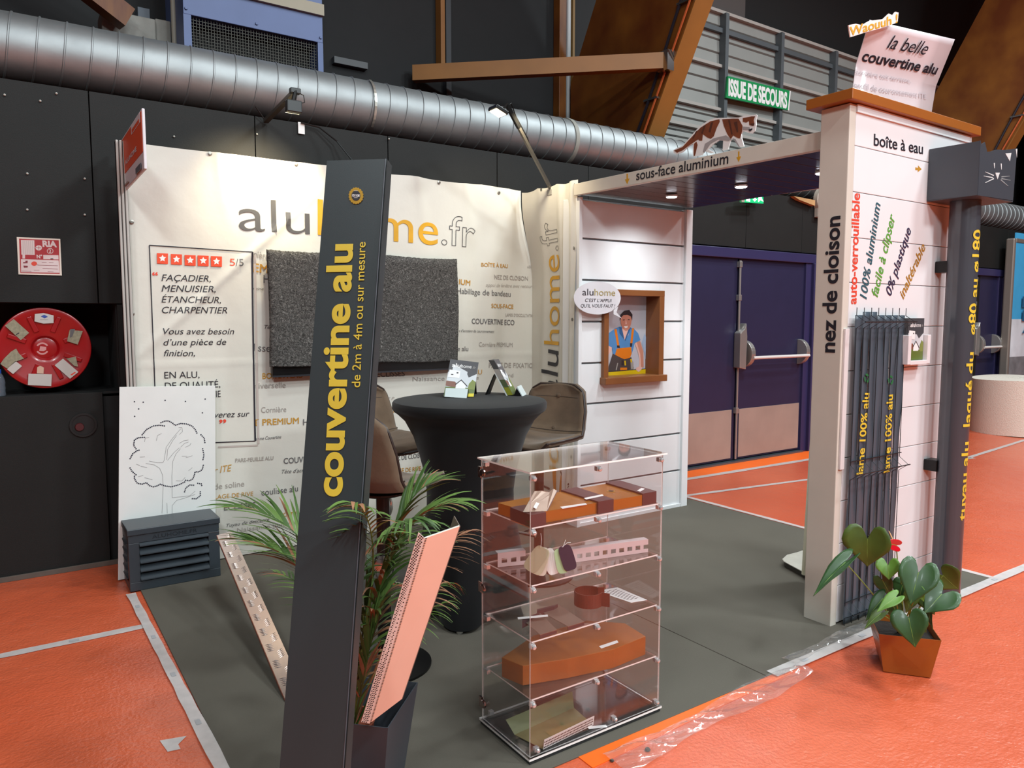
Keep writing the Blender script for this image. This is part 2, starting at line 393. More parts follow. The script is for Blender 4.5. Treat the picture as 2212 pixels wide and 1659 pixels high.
p = PY(966, 60, 7); tag(box('steel_strip', (p.x-.03, 6.97, 3.1), (p.x+.03, 7.05, 9.3), mat('wall_strip', '3a3d42', .5)), 'grey vertical strip beside the thin timber post', 'strip')
a = PY(700, 105, 7); b = PY(905, 160, 7)
tag(box('cable_tray', (2.7, 6.98, b.z-.06), (3.04, 7.05, b.z), mat('tray_grey', '55585b', .5)), 'grey horizontal ledge on the dark wall left of the timber strut', 'ledge')
# top-left corner pieces
A_ = PY(-150, -290, 6.2); B_ = PY(275, 42, 6.45)
beam('timber_brace', A_, B_, .16, .12, WOOD, 'slanting timber end at top left above the duct', 'beam')
FO = mat('foil_insulation', '93918a', .6, var=.15, bump=.4, bscale=25)
a = PY(218, 66, 6.7); b = PY(332, 36, 6.7)
tag(box('insulation_block', (a.x, 6.62, 2.9), (b.x, 6.9, PY(300, 42, 6.7).z), FO, bev=.01), 'pale wrapped insulation block under the slanting timber', 'insulation')
a = PY(334, 66, 6.7); b = PY(385, 66, 6.7)
tag(box('insulation_block', (a.x, 6.66, 2.9), (b.x-.06, 6.9, PY(360, 48, 6.7).z), FO, bev=.01), 'smaller pale insulation block left of the blue grey vent', 'insulation')
p = PY(373, 40, 6.6); tag(MB().tube([(p.x-.01, 6.5, 3.2), (p.x, 6.55, 6)], .022, 10).build('conduit_pipe', mat('beige_pipe', '9c978a', .5), smooth=True), 'pale vertical conduit left of the blue grey vent', 'pipe')
p = PY(318, 20, 6.7); tag(box('wall_bracket', (p.x-.04, 6.9, p.z-.07), (p.x+.05, 7.05, p.z+.08), mat('bracket_blue', '5a6470', .5), bev=.003), 'small blue grey bracket on the black wall at top left', 'bracket')
# air vent
VB = mat('blue_grey_sheet', '50608a', .45, .1, var=.08, scale=3)
vt = thing('air_vent', (1.76, 6.2, 2.9), 'blue grey air handling box with dark mesh grille above the duct', 'vent')
vx0 = PY(397, 60, 6.2).x; vx1 = PY(697, 60, 6.2).x; gz = PY(405, 30, 6.2).z; gz2 = PY(692, 93, 6.2).z; gz = (gz+gz2)/2
box('housing', (vx0, 6.2, gz), (vx1, 6.9, 5.6), VB, vt, bev=.004)
box('frame_side', (vx0, 6.2, 2.9), (vx0+.055, 6.9, gz), VB, vt); box('frame_side', (vx1-.045, 6.2, 2.9), (vx1, 6.9, gz), VB, vt)
box('dark_back', (vx0+.05, 6.4, 2.9), (vx1-.04, 6.42, gz), DW2, vt)
mb = MB(); n = 46
for k in range(n+1): x = vx0+.055+(vx1-vx0-.1)*k/n; mb.box((x-.0015, 6.23, 2.95), (x+.0015, 6.233, gz))
for k in range(36): z = 2.97+(gz-2.97)*k/36; mb.box((vx0+.05, 6.23, z-.0015), (vx1-.04, 6.233, z+.0015))
mb.build('wire_mesh', mat('mesh_grey', '4c4a40', .5), vt, kind='stuff')
box('beige_flange', (vx0+.3, 6.17, PY(692, 22, 6.2).z-.05), (vx1+.005, 6.2, PY(692, 22, 6.2).z+.04), mat('beige_strip', '9a9380', .5), vt)
for xx in (vx0+.02, (vx0+vx1)/2, vx1-.02): MB().lathe([(.012, 0), (.01, .006)], (0, 0, 0), 8, M=Matrix.Rotation(math.pi/2, 4, 'X')).build('screw', VB, vt, base=(0, 0, 0)).location = (xx, 6.195, gz+.04)
# spiral duct
def duct():
    Y0, Z0, R0, P0 = 5.33, 3.07, .197, .137; mb = MB(); seg = 48; xs = []
    k = 0; x = -3.2
    while x < 16: xs += [(x, R0), (x+.125, R0), (x+.128, R0+.006), (x+.134, R0+.006)]; x += P0
    for (x, r) in xs:
        for s in range(seg):
            a = 2*math.pi*s/seg; mb.v.append((x+P0*s/seg*0+.05*math.sin(a)*0+P0*(s/seg), Y0-r*math.cos(a), Z0+r*math.sin(a)))
    for i in range(len(xs)-1):
        for s in range(seg):
            s2 = (s+1) % seg
            if s2 == 0:
                if i+4 < len(xs)-1: mb.f.append((i*seg+s, (i+4)*seg, (i+5)*seg, (i+1)*seg+s)); mb.mi.append(0)
            else: mb.f.append((i*seg+s, i*seg+s2, (i+1)*seg+s2, (i+1)*seg+s)); mb.mi.append(0)
    t = thing('spiral_duct', (6, Y0, 2.87), 'long galvanised spiral ventilation duct running along the top of the wall', 'duct')
    G = mat('galvanised_steel', '989c9d', .52, .8, .5, var=.14, scale=5, bump=.1, bscale=14)
    o = mb.build('duct_tube', G, t, smooth=True)
    M2 = Matrix.Rotation(math.pi/2, 4, 'Y')
    MB().lathe([(R0+.008, -.02), (R0+.01, 0), (R0+.008, .02)], (4.18, Y0, Z0), 40, M=M2).build('joint_band', mat('sealing_band', '8d8c84', .6), t, smooth=True)
    # perforated hanger strap
    sp = PY(825, 290, 5.03)
    pts = [(sp.x, Y0-(R0+.012)*math.cos(a), Z0+(R0+.012)*math.sin(a)) for a in [(-.9+k*.15) for k in range(14)]]
    m2 = MB()
    for p, q in zip(pts[:-1], pts[1:]):
        p, q = Vector(p), Vector(q); m2.add([p-Vector((.009, 0, 0)), p+Vector((.009, 0, 0)), q+Vector((.009, 0, 0)), q-Vector((.009, 0, 0))], [(0, 1, 2, 3)])
    m2.build('hanger_strap', mat('zinc_strap', 'c9c7bd', .3, .8), t, solid=.002)
duct()
# double door
PUR = mat('dark_violet_paint', '24233f', .42, var=.06); PUR2 = mat('violet_frame', '2e2b50', .4)
def make_door(name, x0, xm, x1, z1, label, far=False):
    t = thing(name, (xm, 5.05, 0), label, None, kind='structure')
    box('door_leaf', (x0, 5.06, .03), (xm-.012, 5.11, z1), PUR, t, bev=.003)
    box('door_leaf', (xm+.012, 5.06, .03), (x1, 5.11, z1), PUR, t, bev=.003)
    box('door_frame', (x0-.1, 5.02, z1), (x1+.22, 5.14, z1+.1), PUR2, t, bev=.006)
    box('door_frame', (x1+.0, 5.035, 0), (x1+.10, 5.14, z1), PUR2, t, bev=.006); box('door_frame', (x1+.10, 5.0, 0), (x1+.22, 5.14, z1), PUR2, t, bev=.006)
    box('door_frame', (x0-.1, 5.02, 0), (x0, 5.14, z1), PUR2, t, bev=.006)
    box('threshold', (x0, 5.0, 0), (x1, 5.13, .02), mat('threshold_steel', '6b7680', .3, .7), t)
    box('kick_plate', (x0+.01, 5.052, .05), (xm-.06, 5.06, .56), BRUSH, t); box('kick_plate', (xm+.06, 5.052, .05), (x1-.03, 5.06, .56), BRUSH, t)
    H_ = mat('satin_handle', 'b0aca8', .3, .7)
    MB().tube([(xm-.01, 5.03, .04), (xm-.01, 5.03, z1-.02)], .012, 8).build('vertical_rod', H_, t, smooth=True)
    for z in (.55, 1.72, z1-.06): box('rod_guide', (xm-.03, 5.015, z-.03), (xm+.01, 5.06, z+.03), H_, t, bev=.004)
    b = MB(); b.prism([(xm-.05, 4.97, 1.0), (xm+.05, 4.97, .98), (xm+.06, 4.97, 1.32), (xm+.04, 4.97, 1.46), (xm+.01, 4.97, 1.4), (xm-.05, 4.97, 1.36)], (0, .085, 0)); b.build('lock_case', H_, t, bev=.008)
    for xx, sgn in ((xm+.12, 1), (x1-.06, 1)):
        b = MB(); arc = [(xx-.03, 5.06-.13*math.sin(a)*1.0, 1.14+.14*math.cos(a)) for a in [math.pi*k/14 for k in range(15)]]
        b.prism(arc, (.06, 0, 0)); b.build('bar_bracket', H_, t, bev=.004)
    MB().tube([(xm+.12, 4.94, 1.10), (x1-.04, 4.94, 1.10)], .018, 10).build('push_bar', mat('cream_bar', 'cfc8c4', .35), t, smooth=True)
    return t
make_door('door_1', 5.5, 6.26, 7.38, 2.12, 'dark violet double fire door with push bar and steel kick plates')
make_door('door_2', 7.72, 8.5, 9.3, 2.12, 'second dark violet door mostly hidden behind the white pillar')
make_door('door_3', 11.0, 11.35, 12.05, 2.12, 'far violet door with push bar seen right of the round grey pipe')
tag(box('bare_floor_strip', (5.2, 4.72, .0), (7.9, 5.0, .003), BARE), 'bright bare orange floor strip in front of the violet door', 'floor strip')
tag(MB().prism([(1.55, 1.80, 0), (2.75, 1.84, 0), (2.85, 1.875, 0), (1.55, 1.875, 0)], (0, 0, .003)).build('bare_floor_strip', BARE), 'bright bare orange strip along the carpet front beside the acrylic case', 'floor strip')
# carpet
CAR = mat('charcoal_carpet', '5e5950', .9, var=.08, scale=2.2, bump=.35, bscale=500, spec=.2)
for x0, x1, lb in ((.54, 2.567, 'left charcoal carpet sheet of the stand'), (2.571, 4.64, 'right charcoal carpet sheet of the stand under the canopy')):
    tag(box('carpet', (x0, 1.875, 0), (x1, 4.98, .006), CAR, bev=.002), lb, 'carpet')
# tapes
def tape_mat():
    m = mat('translucent_tape', 'd9d3d0', .3, alpha=.62, var=.12, scale=18); return m
TP = tape_mat(); TPK = mat('tape_print_marks', 'a3a2a4', .5)
def strip(A, B, wd, label, z=.0035, marks=0, nm='floor_tape'):
    A, B = Vector((*A, z)), Vector((*B, z)); d = (B-A); s = d.cross(Vector((0, 0, 1))).normalized()*wd/2
    t = thing(nm, A, label, 'tape'); n = 24; mb = MB(); rows = []
    rnd = random.Random(int(A.x*100)+5)
    for i in range(n+1):
        p = A+d*(i/n); j = s*(1+rnd.uniform(-.12, .12)); rows.append((p-j, p+j))
    for i in range(n): mb.add([rows[i][0], rows[i][1], rows[i+1][1], rows[i+1][0]], [(0, 1, 2, 3)])
    mb.build('tape_band', TP, t, solid=.0008)
    for k in range(marks):
        p = A+d*((k+.5)/marks); dd = d.normalized()
        MB().prism([p-s*.4-dd*.02+Vector((0, 0, .0012)), p+s*.4-dd*.02+Vector((0, 0, .0012)), p+s*.4+dd*.02+Vector((0, 0, .0012)), p-s*.4+dd*.02+Vector((0, 0, .0012))], (0, 0, .0004)).build('print_mark', TPK, t)
strip((.535, 1.7), (.487, 4.42), .045, 'white tape along the left edge of the grey carpet', z=.008, marks=6)
strip((-2.0, 3.93), (.5, 3.915), .055, 'white tape crossing the orange floor at left to the carpet edge', marks=4)
strip((2.60, 1.872), (6.2, 1.865), .055, 'crinkled white tape along the right front edge of the carpet', z=.009, marks=8)
strip((4.655, 1.9), (4.68, 4.98), .045, 'white tape along the right edge of the carpet behind the pillar', z=.008, marks=0)
strip((4.7, 4.30), (8.6, 3.75), .05, 'white tape across the orange floor in front of the violet door', marks=0)
strip((8.4, 3.77), (12.5, 4.15), .05, 'white tape on the far orange floor near the round pouf', marks=0)
strip((4.75, 4.76), (9.5, 4.62), .07, 'wide crinkled film edge in front of the violet door', marks=0)
# crumpled loose film
FILM = glassm('clear_film', (1, .985, .98), .9, .10, .10, veil=.07, fp=3)
def film(A, B, wd, amp, label, seed):
    rnd = random.Random(seed); A, B = Vector(A), Vector(B); d = B-A; s = Vector((-d.y, d.x, 0)).normalized(); ph = [rnd.uniform(0, 6.3) for _ in range(6)]
    def fn(u, v):
        p = A+d*u+s*(v-.5)*wd*(1+.25*math.sin(9*u+ph[0])); e = math.sin(math.pi*v)
        p.z = .010+amp*abs(e*(.5+.5*math.sin(23*u+ph[1]+3*v))*(.6+.4*math.sin(61*u+ph[2]+7*v)))+.3*amp*abs(math.sin(40*v+17*u)); return p
    return tag(MB().grid(fn, 60, 10).build('loose_film', FILM, smooth=True), label, 'plastic film')
film((1.62, 1.76, 0), (2.75, 1.82, 0), .11, .022, 'crumpled clear film along the front edge right of the acrylic case', 3)
film((2.75, 1.90, 0), (3.40, 1.93, 0), .06, .012, 'crinkled clear film curling onto the carpet left of the copper planter', 4)
film((1.0, 1.60, 0), (1.5, 1.69, 0), .10, .018, 'clump of shiny film on the floor at the foot of the acrylic case', 5)
tag(MB().prism([PZ(345, 1600, .002), PZ(403, 1590, .002), PZ(385, 1608, .002), PZ(390, 1618, .002), PZ(362, 1624, .002)], (0, 0, .0008)).build('tape_scrap', TP), 'pale scrap of tape on the orange floor at lower left', 'tape')
# ================================================================== STAND: banners
BAN = mat('banner_fabric', 'cecbc1', .55, var=.03, scale=1.5, bump=.35, bscale=7); BANM = BAN
def gs(x, c, s): return math.exp(-((x-c)/s)**2)
def surf(x, z):
    d = .006*math.sin(2.1*x+1.7*z)+.003*math.sin(6*x-3*z+1)
    k = min(1, max(0, (x-2.3)/.8)); d += k*(.010*math.sin(17*x+1.2*math.sin(2*z))+.004*math.sin(31*x+z))
    dl = (z-1.30)-(x-.64)*.95            # diagonal crease from the left edge up to the writing
    d += .012*gs(dl, 0, .035)*gs(x, 1.1, .6)
    for gx in (1.10, 1.62, 2.44, 2.83, 3.2): d += .010*gs(x, gx+(2.45-z)*.12, .03+(2.5-z)*.06)*gs(z, 2.45, .35)
    d += .004*gs(z, 1.22, .012)+.003*gs(x, 1.95, .012)
    return 4.755-d
def sag(u): return .012*abs(math.sin(u))
b1 = thing('printed_banner', (1.95, 4.77, 0), 'large white printed fabric banner with big grey and gold logo lettering', 'banner')
X0 = .60
def corner_x(z): t = min(1, max(0, (2.42-z)/.65)); return 3.325+.105*t*t*(3-2*t)
MB().grid(lambda u, v: Vector((X0+(corner_x(2.49*v)-X0)*u, surf(X0+(corner_x(2.49*v)-X0)*u, .0+2.49*v), .012+(2.485-sag(4.6*math.pi*u)*(1 if u > .55 else .3))*v)), 260, 120).build('banner_cloth', BAN, b1, smooth=True)
FB = lambda x, y: PY(x, y, 4.77)
cf = (0, .035, lambda p: (p[0], surf(p[0], p[2])-.0035, p[2]))
def T(s, a, b, h, m, **k): wr(s, FB, a, b, (a[0], a[1]-h), m, b1, conform=cf, **k)
LOGO = mat('logo_grey', '4c4b4c', .5)
T('alu', (515, 498), (667, 507), 72, LOGO, bold=-.008)
T('home', (684, 508), (944, 530), 77, GOLD)
T('.fr', (951, 528), (1025, 536), 64, LOGO, outline=.0065)
L_ = [('nière', (546,556),(579,560),14,LGR,0,0),('EMI',(546,587),(584,591),18,GOLD2,.015,0),('Ha',(568,611),(590,612),17,GRY,0,0),('ertine',(543,626),(568,627),6,GRY,0,.3),('Tête',(570,710),(592,711),8,GRY,0,.3),
 ('lisse',(547,758),(583,760),16,GRY,0,0),('BOITE A EAU',(566,818),(652,816),12,GOLD2,.015,0),('niverselle',(549,839),(616,837),12,LGR,0,0),('Cornière',(563,891),(617,889),12,LGR,0,0),
 ('E PREMIUM',(550,919),(644,914),13,GOLD2,.015,0),('Hab',(653,918),(690,916),13,GRY,0,0),('amme Couvertine',(550,951),(606,946),7,GRY,0,.3),('PARE-FEUILLE ALU',(507,998),(589,992),8,LGR,.012,0),
 ('COUVERTINE',(611,1001),(700,994),12,GRY,.012,0),('Tête d\'acrotère',(607,1022),(680,1017),8,GRY,0,.3),('r ITE',(462,1022),(500,1016),14,GOLD2,0,.3),('de soline',(462,1056),(526,1049),12,LGR,0,0),
 ('coulisse alu',(563,1069),(642,1060),13,GRY,0,0),('LAGE DE RIVE',(462,1077),(545,1069),9,GOLD2,0,0),('ECLISSES',(482,1101),(550,1094),11,GRY,.015,0),('BOITE A EAU',(602,1115),(680,1109),8,GOLD2,.012,0),
 ('Tuyau de descente',(487,1137),(580,1123),7,GRY,0,.3),('Naissance universelle',(510,1148),(660,1128),9,LGR,0,0),
 ('BOÎTE À EAU',(1038,576),(1094,579),8,GOLD2,.01,0),('AZUR',(1137,580),(1148,577),5,LGR,0,0),('NEZ DE CLOISON',(1063,603),(1138,606),9,LGR,.01,0),('appui de fenêtre avec retour',(1046,619),(1146,622),7,LGR,-.005,.3),
 ('IUM',(988,614),(1013,617),11,GOLD2,.012,0),('Habillage de bandeau',(984,634),(1101,641),12,GRY,0,0),('SOUS-FACE',(1056,665),(1107,667),9,GOLD2,.012,0),('LAMES D\'OCCULTATION',(1090,683),(1152,685),6,LGR,.01,0),
 ('COUVERTINE ECO',(1016,699),(1109,702),11,GRY,.01,0),('e d\'acrotère de couronnement',(988,717),(1062,719),6,GRY,0,.3),('e alu',(985,758),(1008,758),10,GRY,0,0),('Cornière PREMIUM',(1031,748),(1105,749),9,LGR,0,0),
 ('PATTE DE FIXATION',(1051,793),(1155,794),10,LGR,.01,0),('Standard',(1061,816),(1106,814),8,LGR,0,0),('ECLISSES',(812,814),(872,812),11,GRY,.01,0),('Naissance universelle',(889,823),(1030,819),9,LGR,0,0),
 ('AU',(1018,808),(1037,808),10,GOLD2,0,0),('E P',(835,864),(850,863),6,LGR,0,.3),('COUVERTINE',(828,893),(920,886),12,GOLD2,.01,0),('PARE-FEUILLE',(875,958),(938,953),8,LGR,.01,0),('NEZ DE CLOISON',(845,995),(918,986),10,GRY,.012,0),
 ('HABILLAGE DE RIVE',(820,1025),(907,1015),9,GOLD2,.01,0)]
for s, a, b, h, m, bo, sh in L_: T(s, a, b, h, m, bold=bo, shear=sh)
# the printed quotation panel
def bline(a, b, wd, m):
    A, B = FB(*a), FB(*b); d = B-A; s = Vector((-d.z, 0, d.x)).normalized()*wd/2; n = max(2, int(d.length/.05)); mb = MB(); R = []
    for i in range(n+1):
        p = A+d*i/n; R.append([Vector(cf[2](p-s)), Vector(cf[2](p+s))])
    for i in range(n): mb.add([R[i][0], R[i][1], R[i+1][1], R[i+1][0]], [(0, 1, 2, 3)])
    mb.build('frame_line', m, b1)
for a, b in (((322,530),(543,545)),((322,530),(338,960)),((338,960),(550,952))): bline(a, b, .006, BLK)
bline((543, 545), (550, 952), .010, BLK); SHD = mat('printed_soft_shadow', 'b3a7a0', .6)
bline((549, 552), (557, 958), .014, SHD); bline((470, 965), (556, 961), .010, SHD)
Cx = lambda x, y: Vector(cf[2](PY(x, y, 4.77)))
def star_pts(cx, cy, r): return [(cx+r*(1 if k % 2 == 0 else .5)*math.sin(math.pi*k/5), cy-r*(1 if k % 2 == 0 else .5)*math.cos(math.pi*k/5)) for k in range(10)]
for k, (x0, y0) in enumerate(((338, 547), (368, 549), (397.5, 551), (425.5, 552), (454, 553.5))):
    poly(Cx, [(x0, y0), (x0+24, y0+1), (x0+24, y0+23.5), (x0+.5, y0+22.5)], ORG, b1, 'star_tile'); poly(Cx, star_pts(x0+12.2, y0+11.5, 8), WHT, b1, 'star', lift=.001)
T('5', (495, 574), (506, 574.5), 15, ORG); T('/5', (507, 574.5), (524, 575), 15, GRY)
T('“', (329, 605), (341, 605), 16, RED, bold=.03); T('”', (473, 925), (488, 924), 18, RED, bold=.03)
for s, a, b, h in (('FAÇADIER,', (348, 607), (454, 609), 14), ('MENUISIER,', (348, 630), (464, 631.5), 14), ('ÉTANCHEUR,', (348, 653.5), (476, 655), 14), ('CHARPENTIER', (349, 676.5), (490, 677), 14), ('Vous avez besoin', (351, 722), (505, 722), 13.5), ('d’une pièce de', (352, 746), (488, 744.5), 13.5), ('finition,', (353, 769), (420, 769), 13.5), ('EN ALU,', (354, 817), (430, 815.5), 14), ('DE QUALITÉ,', (355, 840), (475, 836), 14), ('GARANTIE', (400, 861), (476, 857), 14)):
    T(s, a, b, h, BLK, shear=.25 if s not in ('EN ALU,', 'DE QUALITÉ,', 'GARANTIE') else 0)
T('vous trouverez sur', (380, 905), (538, 899), 13, BLK, shear=.25)
GR = mat('grommet_metal', '8f8b84', .3, .8)
def grommet(p, axis, parent):
    M = Matrix.Rotation(math.pi/2, 4, axis); mb = MB(); mb.lathe([(.006, 0), (.012, .001), (.012, .003), (.006, .004)], (0, 0, 0), 12, M=M); mb.build('grommet', GR, parent, base=(0, 0, 0)).location = p
for (x, y) in ((284, 480), (285, 678), (452, 333), (637, 356), (946, 395), (1075, 417), (1165, 417)):
    p = FB(x, y); 
    if p.x < 3.3: grommet(Vector((p.x, surf(p.x, p.z)-.003, p.z)), 'X', b1)
# side banner
def sside(y, z):
    k = min(1, max(0, (4.36-y)/.2)); d = .016*k*math.sin(38*y+1.1*math.sin(1.5*z)+.8*z)+.006*k*math.sin(83*y+2*z)+.004*math.sin(9*y+2*z)
    d += .010*gs(y, 4.50+(2.4-z)*.05, .05)
    return 3.315-d+(corner_x(z)-3.325)*max(0, (y-4.085)/.665)
b2 = thing('printed_banner', (3.32, 4.4, 0), 'narrow white side banner with vertical lettering and deep folds beside the white wall', 'banner')
Y0, Y1 = 4.745, 4.085
MB().grid(lambda u, v: Vector((sside(Y0+(Y1-Y0)*u, 2.47*v), Y0+(Y1-Y0)*u, .012+(2.455-sag(3*math.pi*u))*v)), 130, 70).build('banner_cloth', BAN, b2, smooth=True)
cf2 = (1, .02, lambda p: (sside(p[1], p[2])-.003, p[1], p[2])); FS = lambda x, y: PX(x, y, 3.315)
wr('alu', FS, (1194, 857), (1198, 759), (1152, 857), BLK, b2, conform=cf2)
wr('home', FS, (1199, 746), (1201, 549), (1161, 746), GOLD, b2, conform=cf2)
wr('.fr', FS, (1200, 540), (1199, 476), (1163, 540), LOGO, b2, conform=cf2, outline=.0065)
for (x, y) in ((1240, 536), (1238, 690), (1237, 846), (1241, 400), (1172, 410)):
    p = FS(x, y); grommet(Vector((sside(p.y, p.z)-.003, p.y, p.z)), 'Y', b2)
# printed drawing at the foot of the side banner
CxS = lambda x, y: Vector(cf2[2](PX(x, y, 3.315)))
GRN = mat('printed_green', '76904a', .6); DKL = mat('printed_outline', '2c211c', .6); PRO = mat('printed_orange', 'c07a22', .6)
poly(CxS, [(1182, 990), (1216, 985), (1218, 1030), (1228, 1080), (1190, 1090), (1184, 1030)], PRO, b2, 'print_shape', thick=.001)
for k, (x0, y0, x1, y1) in enumerate(((1206, 958, 1232, 912), (1209, 958, 1230, 935), (1205, 955, 1218, 905), (1212, 958, 1226, 925), (1207, 945, 1207, 900))):
    poly(CxS, [(x0-3, y0), (x0+3, y0), (x1, y1)], GRN, b2, 'print_leaf', thick=.001, lift=.0005*k)
for pts in ([(1205, 1020), (1212, 1045), (1216, 1040), (1206, 1018)], [(1216, 1012), (1228, 1048), (1230, 1047), (1219, 1010)], [(1211, 1043), (1228, 1054), (1230, 1050), (1213, 1038)], [(1152, 1052), (1175, 1060), (1176, 1056), (1153, 1048)]):
    poly(CxS, pts, DKL, b2, 'print_line', thick=.001, lift=.001)
# ------------------------------------------------------------------ television under its felt cover
tv = thing('television', (2.02, 4.72, 1.14), 'black flat television under the grey felt cover on the banner', 'television')
box('screen_case', (1.365, 4.685, 1.135), (2.69, 4.728, 1.90), mat('tv_black', '0b0b0d', .25), tv, bev=.004)
box('lower_bezel', (1.365, 4.681, 1.135), (2.69, 4.686, 1.146), mat('bezel_grey', '3c3d42', .3, .5), tv)
box('wall_mount', (1.9, 4.728, 1.4), (2.15, 4.752, 1.7), MATS['tv_black'], tv)
def felt_mat():
    m = bpy.data.materials.new('grey_felt'); m.use_nodes = True; nt = m.node_tree; N = nt.nodes; L = nt.links; b = N['Principled BSDF']; tc = N.new('ShaderNodeTexCoord')
    n = N.new('ShaderNodeTexNoise'); n.inputs['Scale'].default_value = 26; n.inputs['Detail'].default_value = 9; n.inputs['Distortion'].default_value = 5; n.inputs['Roughness'].default_value = .7
    L.new(tc.outputs['Object'], n.inputs['Vector']); r = N.new('ShaderNodeValToRGB'); L.new(n.outputs['Fac'], r.inputs[0])
    e = r.color_ramp.elements; e[0].position = .38; e[0].color = (*lin('2c2b2a'), 1); e[1].position = .70; e[1].color = (*lin('b3b0ac'), 1)
    q = e.new(.52); q.color = (*lin('555351'), 1); q = e.new(.60); q.color = (*lin('6d6b68'), 1)
    L.new(r.outputs[0], b.inputs['Base Color']); b.inputs['Roughness'].default_value = .95; b.inputs['Specular IOR Level'].default_value = .1
    bp = N.new('ShaderNodeBump'); bp.inputs['Strength'].default_value = .8; bp.inputs['Distance'].default_value = .01; L.new(n.outputs['Fac'], bp.inputs['Height']); L.new(bp.outputs[0], b.inputs['Normal'])
    return m
rc = random.Random(4)
def cov(u, v):
    x = 1.352+1.352*u; z = 1.203+.723*v
    e = min(u, 1-u)*1.35; t = (1-v)*.72; k = min(1, min(e, t)/.05); y = 4.682-.022*math.sqrt(max(0, 1-(1-k)**2))
    return Vector((x+.004*math.sin(9*z), y-.003*math.sin(14*x+5*z)-rc.uniform(0, .0035), z+.006*math.sin(7*x)+(.004*rc.random() if v in (0, 1) else 0)))
cv = MB().grid(cov, 150, 80).build('felt_cover', felt_mat(), None, smooth=True, solid=.006); tag(cv, 'dark grey fluffy felt cover hung over the television', 'cover')
# ------------------------------------------------------------------ left post, sign board
ALP = mat('anodised_aluminium', 'b5b2ac', .4, .25)
po = thing('aluminium_post', (.57, 4.72, 0), 'fluted aluminium corner post at the left end of the white banner', 'post')
for k in range(3): box('flute', (.545+.018*k, 4.70, 0), (.559+.018*k, 4.745, 2.49), ALP, po, bev=.004)
box('post_core', (.545, 4.71, 0), (.597, 4.745, 2.485), mat('post_groove', '3e3d3a', .5), po)
FX = lambda x, y: PX(x, y, .585)
sg = thing('stand_sign', FX(285, 390), 'small orange stand name board projecting from the aluminium post', 'sign')
q = [FX(255, 290), FX(307, 257), FX(311, 383), FX(262, 403)]
yl, yr = (q[0].y+q[3].y)/2, (q[1].y+q[2].y)/2; zt, zb = (q[0].z+q[1].z)/2, (q[2].z+q[3].z)/2
ORS = mat('sign_orange', 'd44f22', .5); WS = mat('sign_white', 'd7d5da', .5)
box('board', (.586, yr, zb), (.60, yl, zt), WS, sg, bev=.004)
box('orange_field', (.584, yr+.012, zb+.085), (.5865, yl-.012, zt-.012), ORS, sg)
S1 = lambda u, v: Vector((.5835, yl+(yr-yl)*u, zb+(zt-zb)*v))
letter('ALUHOME', S1(.28, .42), S1(.78, .42), S1(.28, .50), WS, sg, bold=.02)
MB().prism([S1(.6, .80), S1(.95, .80), S1(.95, .96), S1(.6, .96)], (-.001, 0, 0)).build('logo_box', WS, sg)
MB().prism([S1(.63, .815), S1(.92, .815), S1(.92, .875), S1(.63, .875)], (-.002, 0, 0)).build('logo_field', ORS, sg)
MB().prism([S1(.72, .04), S1(.92, .04), S1(.92, .14), S1(.72, .14)], (-.003, 0, 0)).build('emblem', mat('emblem_grey', '5c5f68', .5), sg)
MB().prism([S1(.08, .06), S1(.40, .06), S1(.40, .085), S1(.08, .085)], (-.003, 0, 0)).build('small_print', LGR, sg)
# ------------------------------------------------------------------ arm spotlights
DKM = mat('black_metal', '141414', .35, .3); ARM = mat('arm_grey', '6c675e', .35, .7)
f1 = thing('arm_spotlight', PY(578, 256, 5.03), 'black spotlight on a short flat arm in front of the duct, left', 'spotlight', 'banner spotlights on arms')
A_ = PY(574, 262, 5.03); B_ = PY(636, 199, 4.45); d_ = (B_-A_); s_ = Vector((.016, 0, 0)); t_ = Vector((0, 0, .012))
MB().prism([A_-s_-t_, A_+s_-t_, A_+s_+t_, A_-s_+t_], d_).build('arm', ARM, f1, bev=.002)
h1 = PY(634, 232, 4.40)
MB().box(h1+Vector((-.045, -.025, -.032)), h1+Vector((.045, .02, .038))).build('lamp_head', DKM, f1, bev=.006)
box('front_glass', h1+Vector((-.04, .0195, -.03)), h1+Vector((.04, .0225, .033)), mat('lamp_glow', 'fff0c8', .3, emit=12), f1)
box('yoke', B_+Vector((-.03, -.03, -.012)), B_+Vector((.03, .01, .018)), DKM, f1, bev=.003)
MB().tube([B_+Vector((0, -.02, 0)), h1+Vector((0, 0, .035))], .012, 6).build('neck', DKM, f1)
MB().tube([B_+Vector((.02, 0, 0)), B_+Vector((.055, 0, -.01)), B_+Vector((.06, 0, -.05)), h1+Vector((.045, 0, .03))], .003, 6).build('lead', DKM, f1)
MB().tube([A_, A_+Vector((-.07, -.02, .08))], .004, 6).build('cable_end', DKM, f1)
f2 = thing('arm_spotlight', PX(1193, 412, 3.34), 'black spotlight on a long slanting arm above the banner corner', 'spotlight', 'banner spotlights on arms')
A_ = PX(1193, 414, 3.34); B_ = PY(1096, 228, 4.22)
MB().tube([A_, A_+(B_-A_)*.78], .014, 4).build('arm', ARM, f2); MB().tube([A_+(B_-A_)*.76, B_], .017, 4).build('arm_end', DKM, f2)
h2 = PY(1076, 241, 4.17); M_ = Matrix.Translation(h2) @ Matrix.Rotation(.35, 4, 'Y')
MB().box((-.05, -.05, -.008), (.05, .05, .016), M=M_).build('lamp_head', DKM, f2, bev=.004)
MB().box((-.038, -.04, -.0115), (.04, .04, -.0085), M=M_).build('front_glass', MATS['lamp_glow'], f2)
MB().tube([h2+Vector((.03, 0, .01)), B_+Vector((.0, 0, .01))], .009, 6).build('neck', DKM, f2)
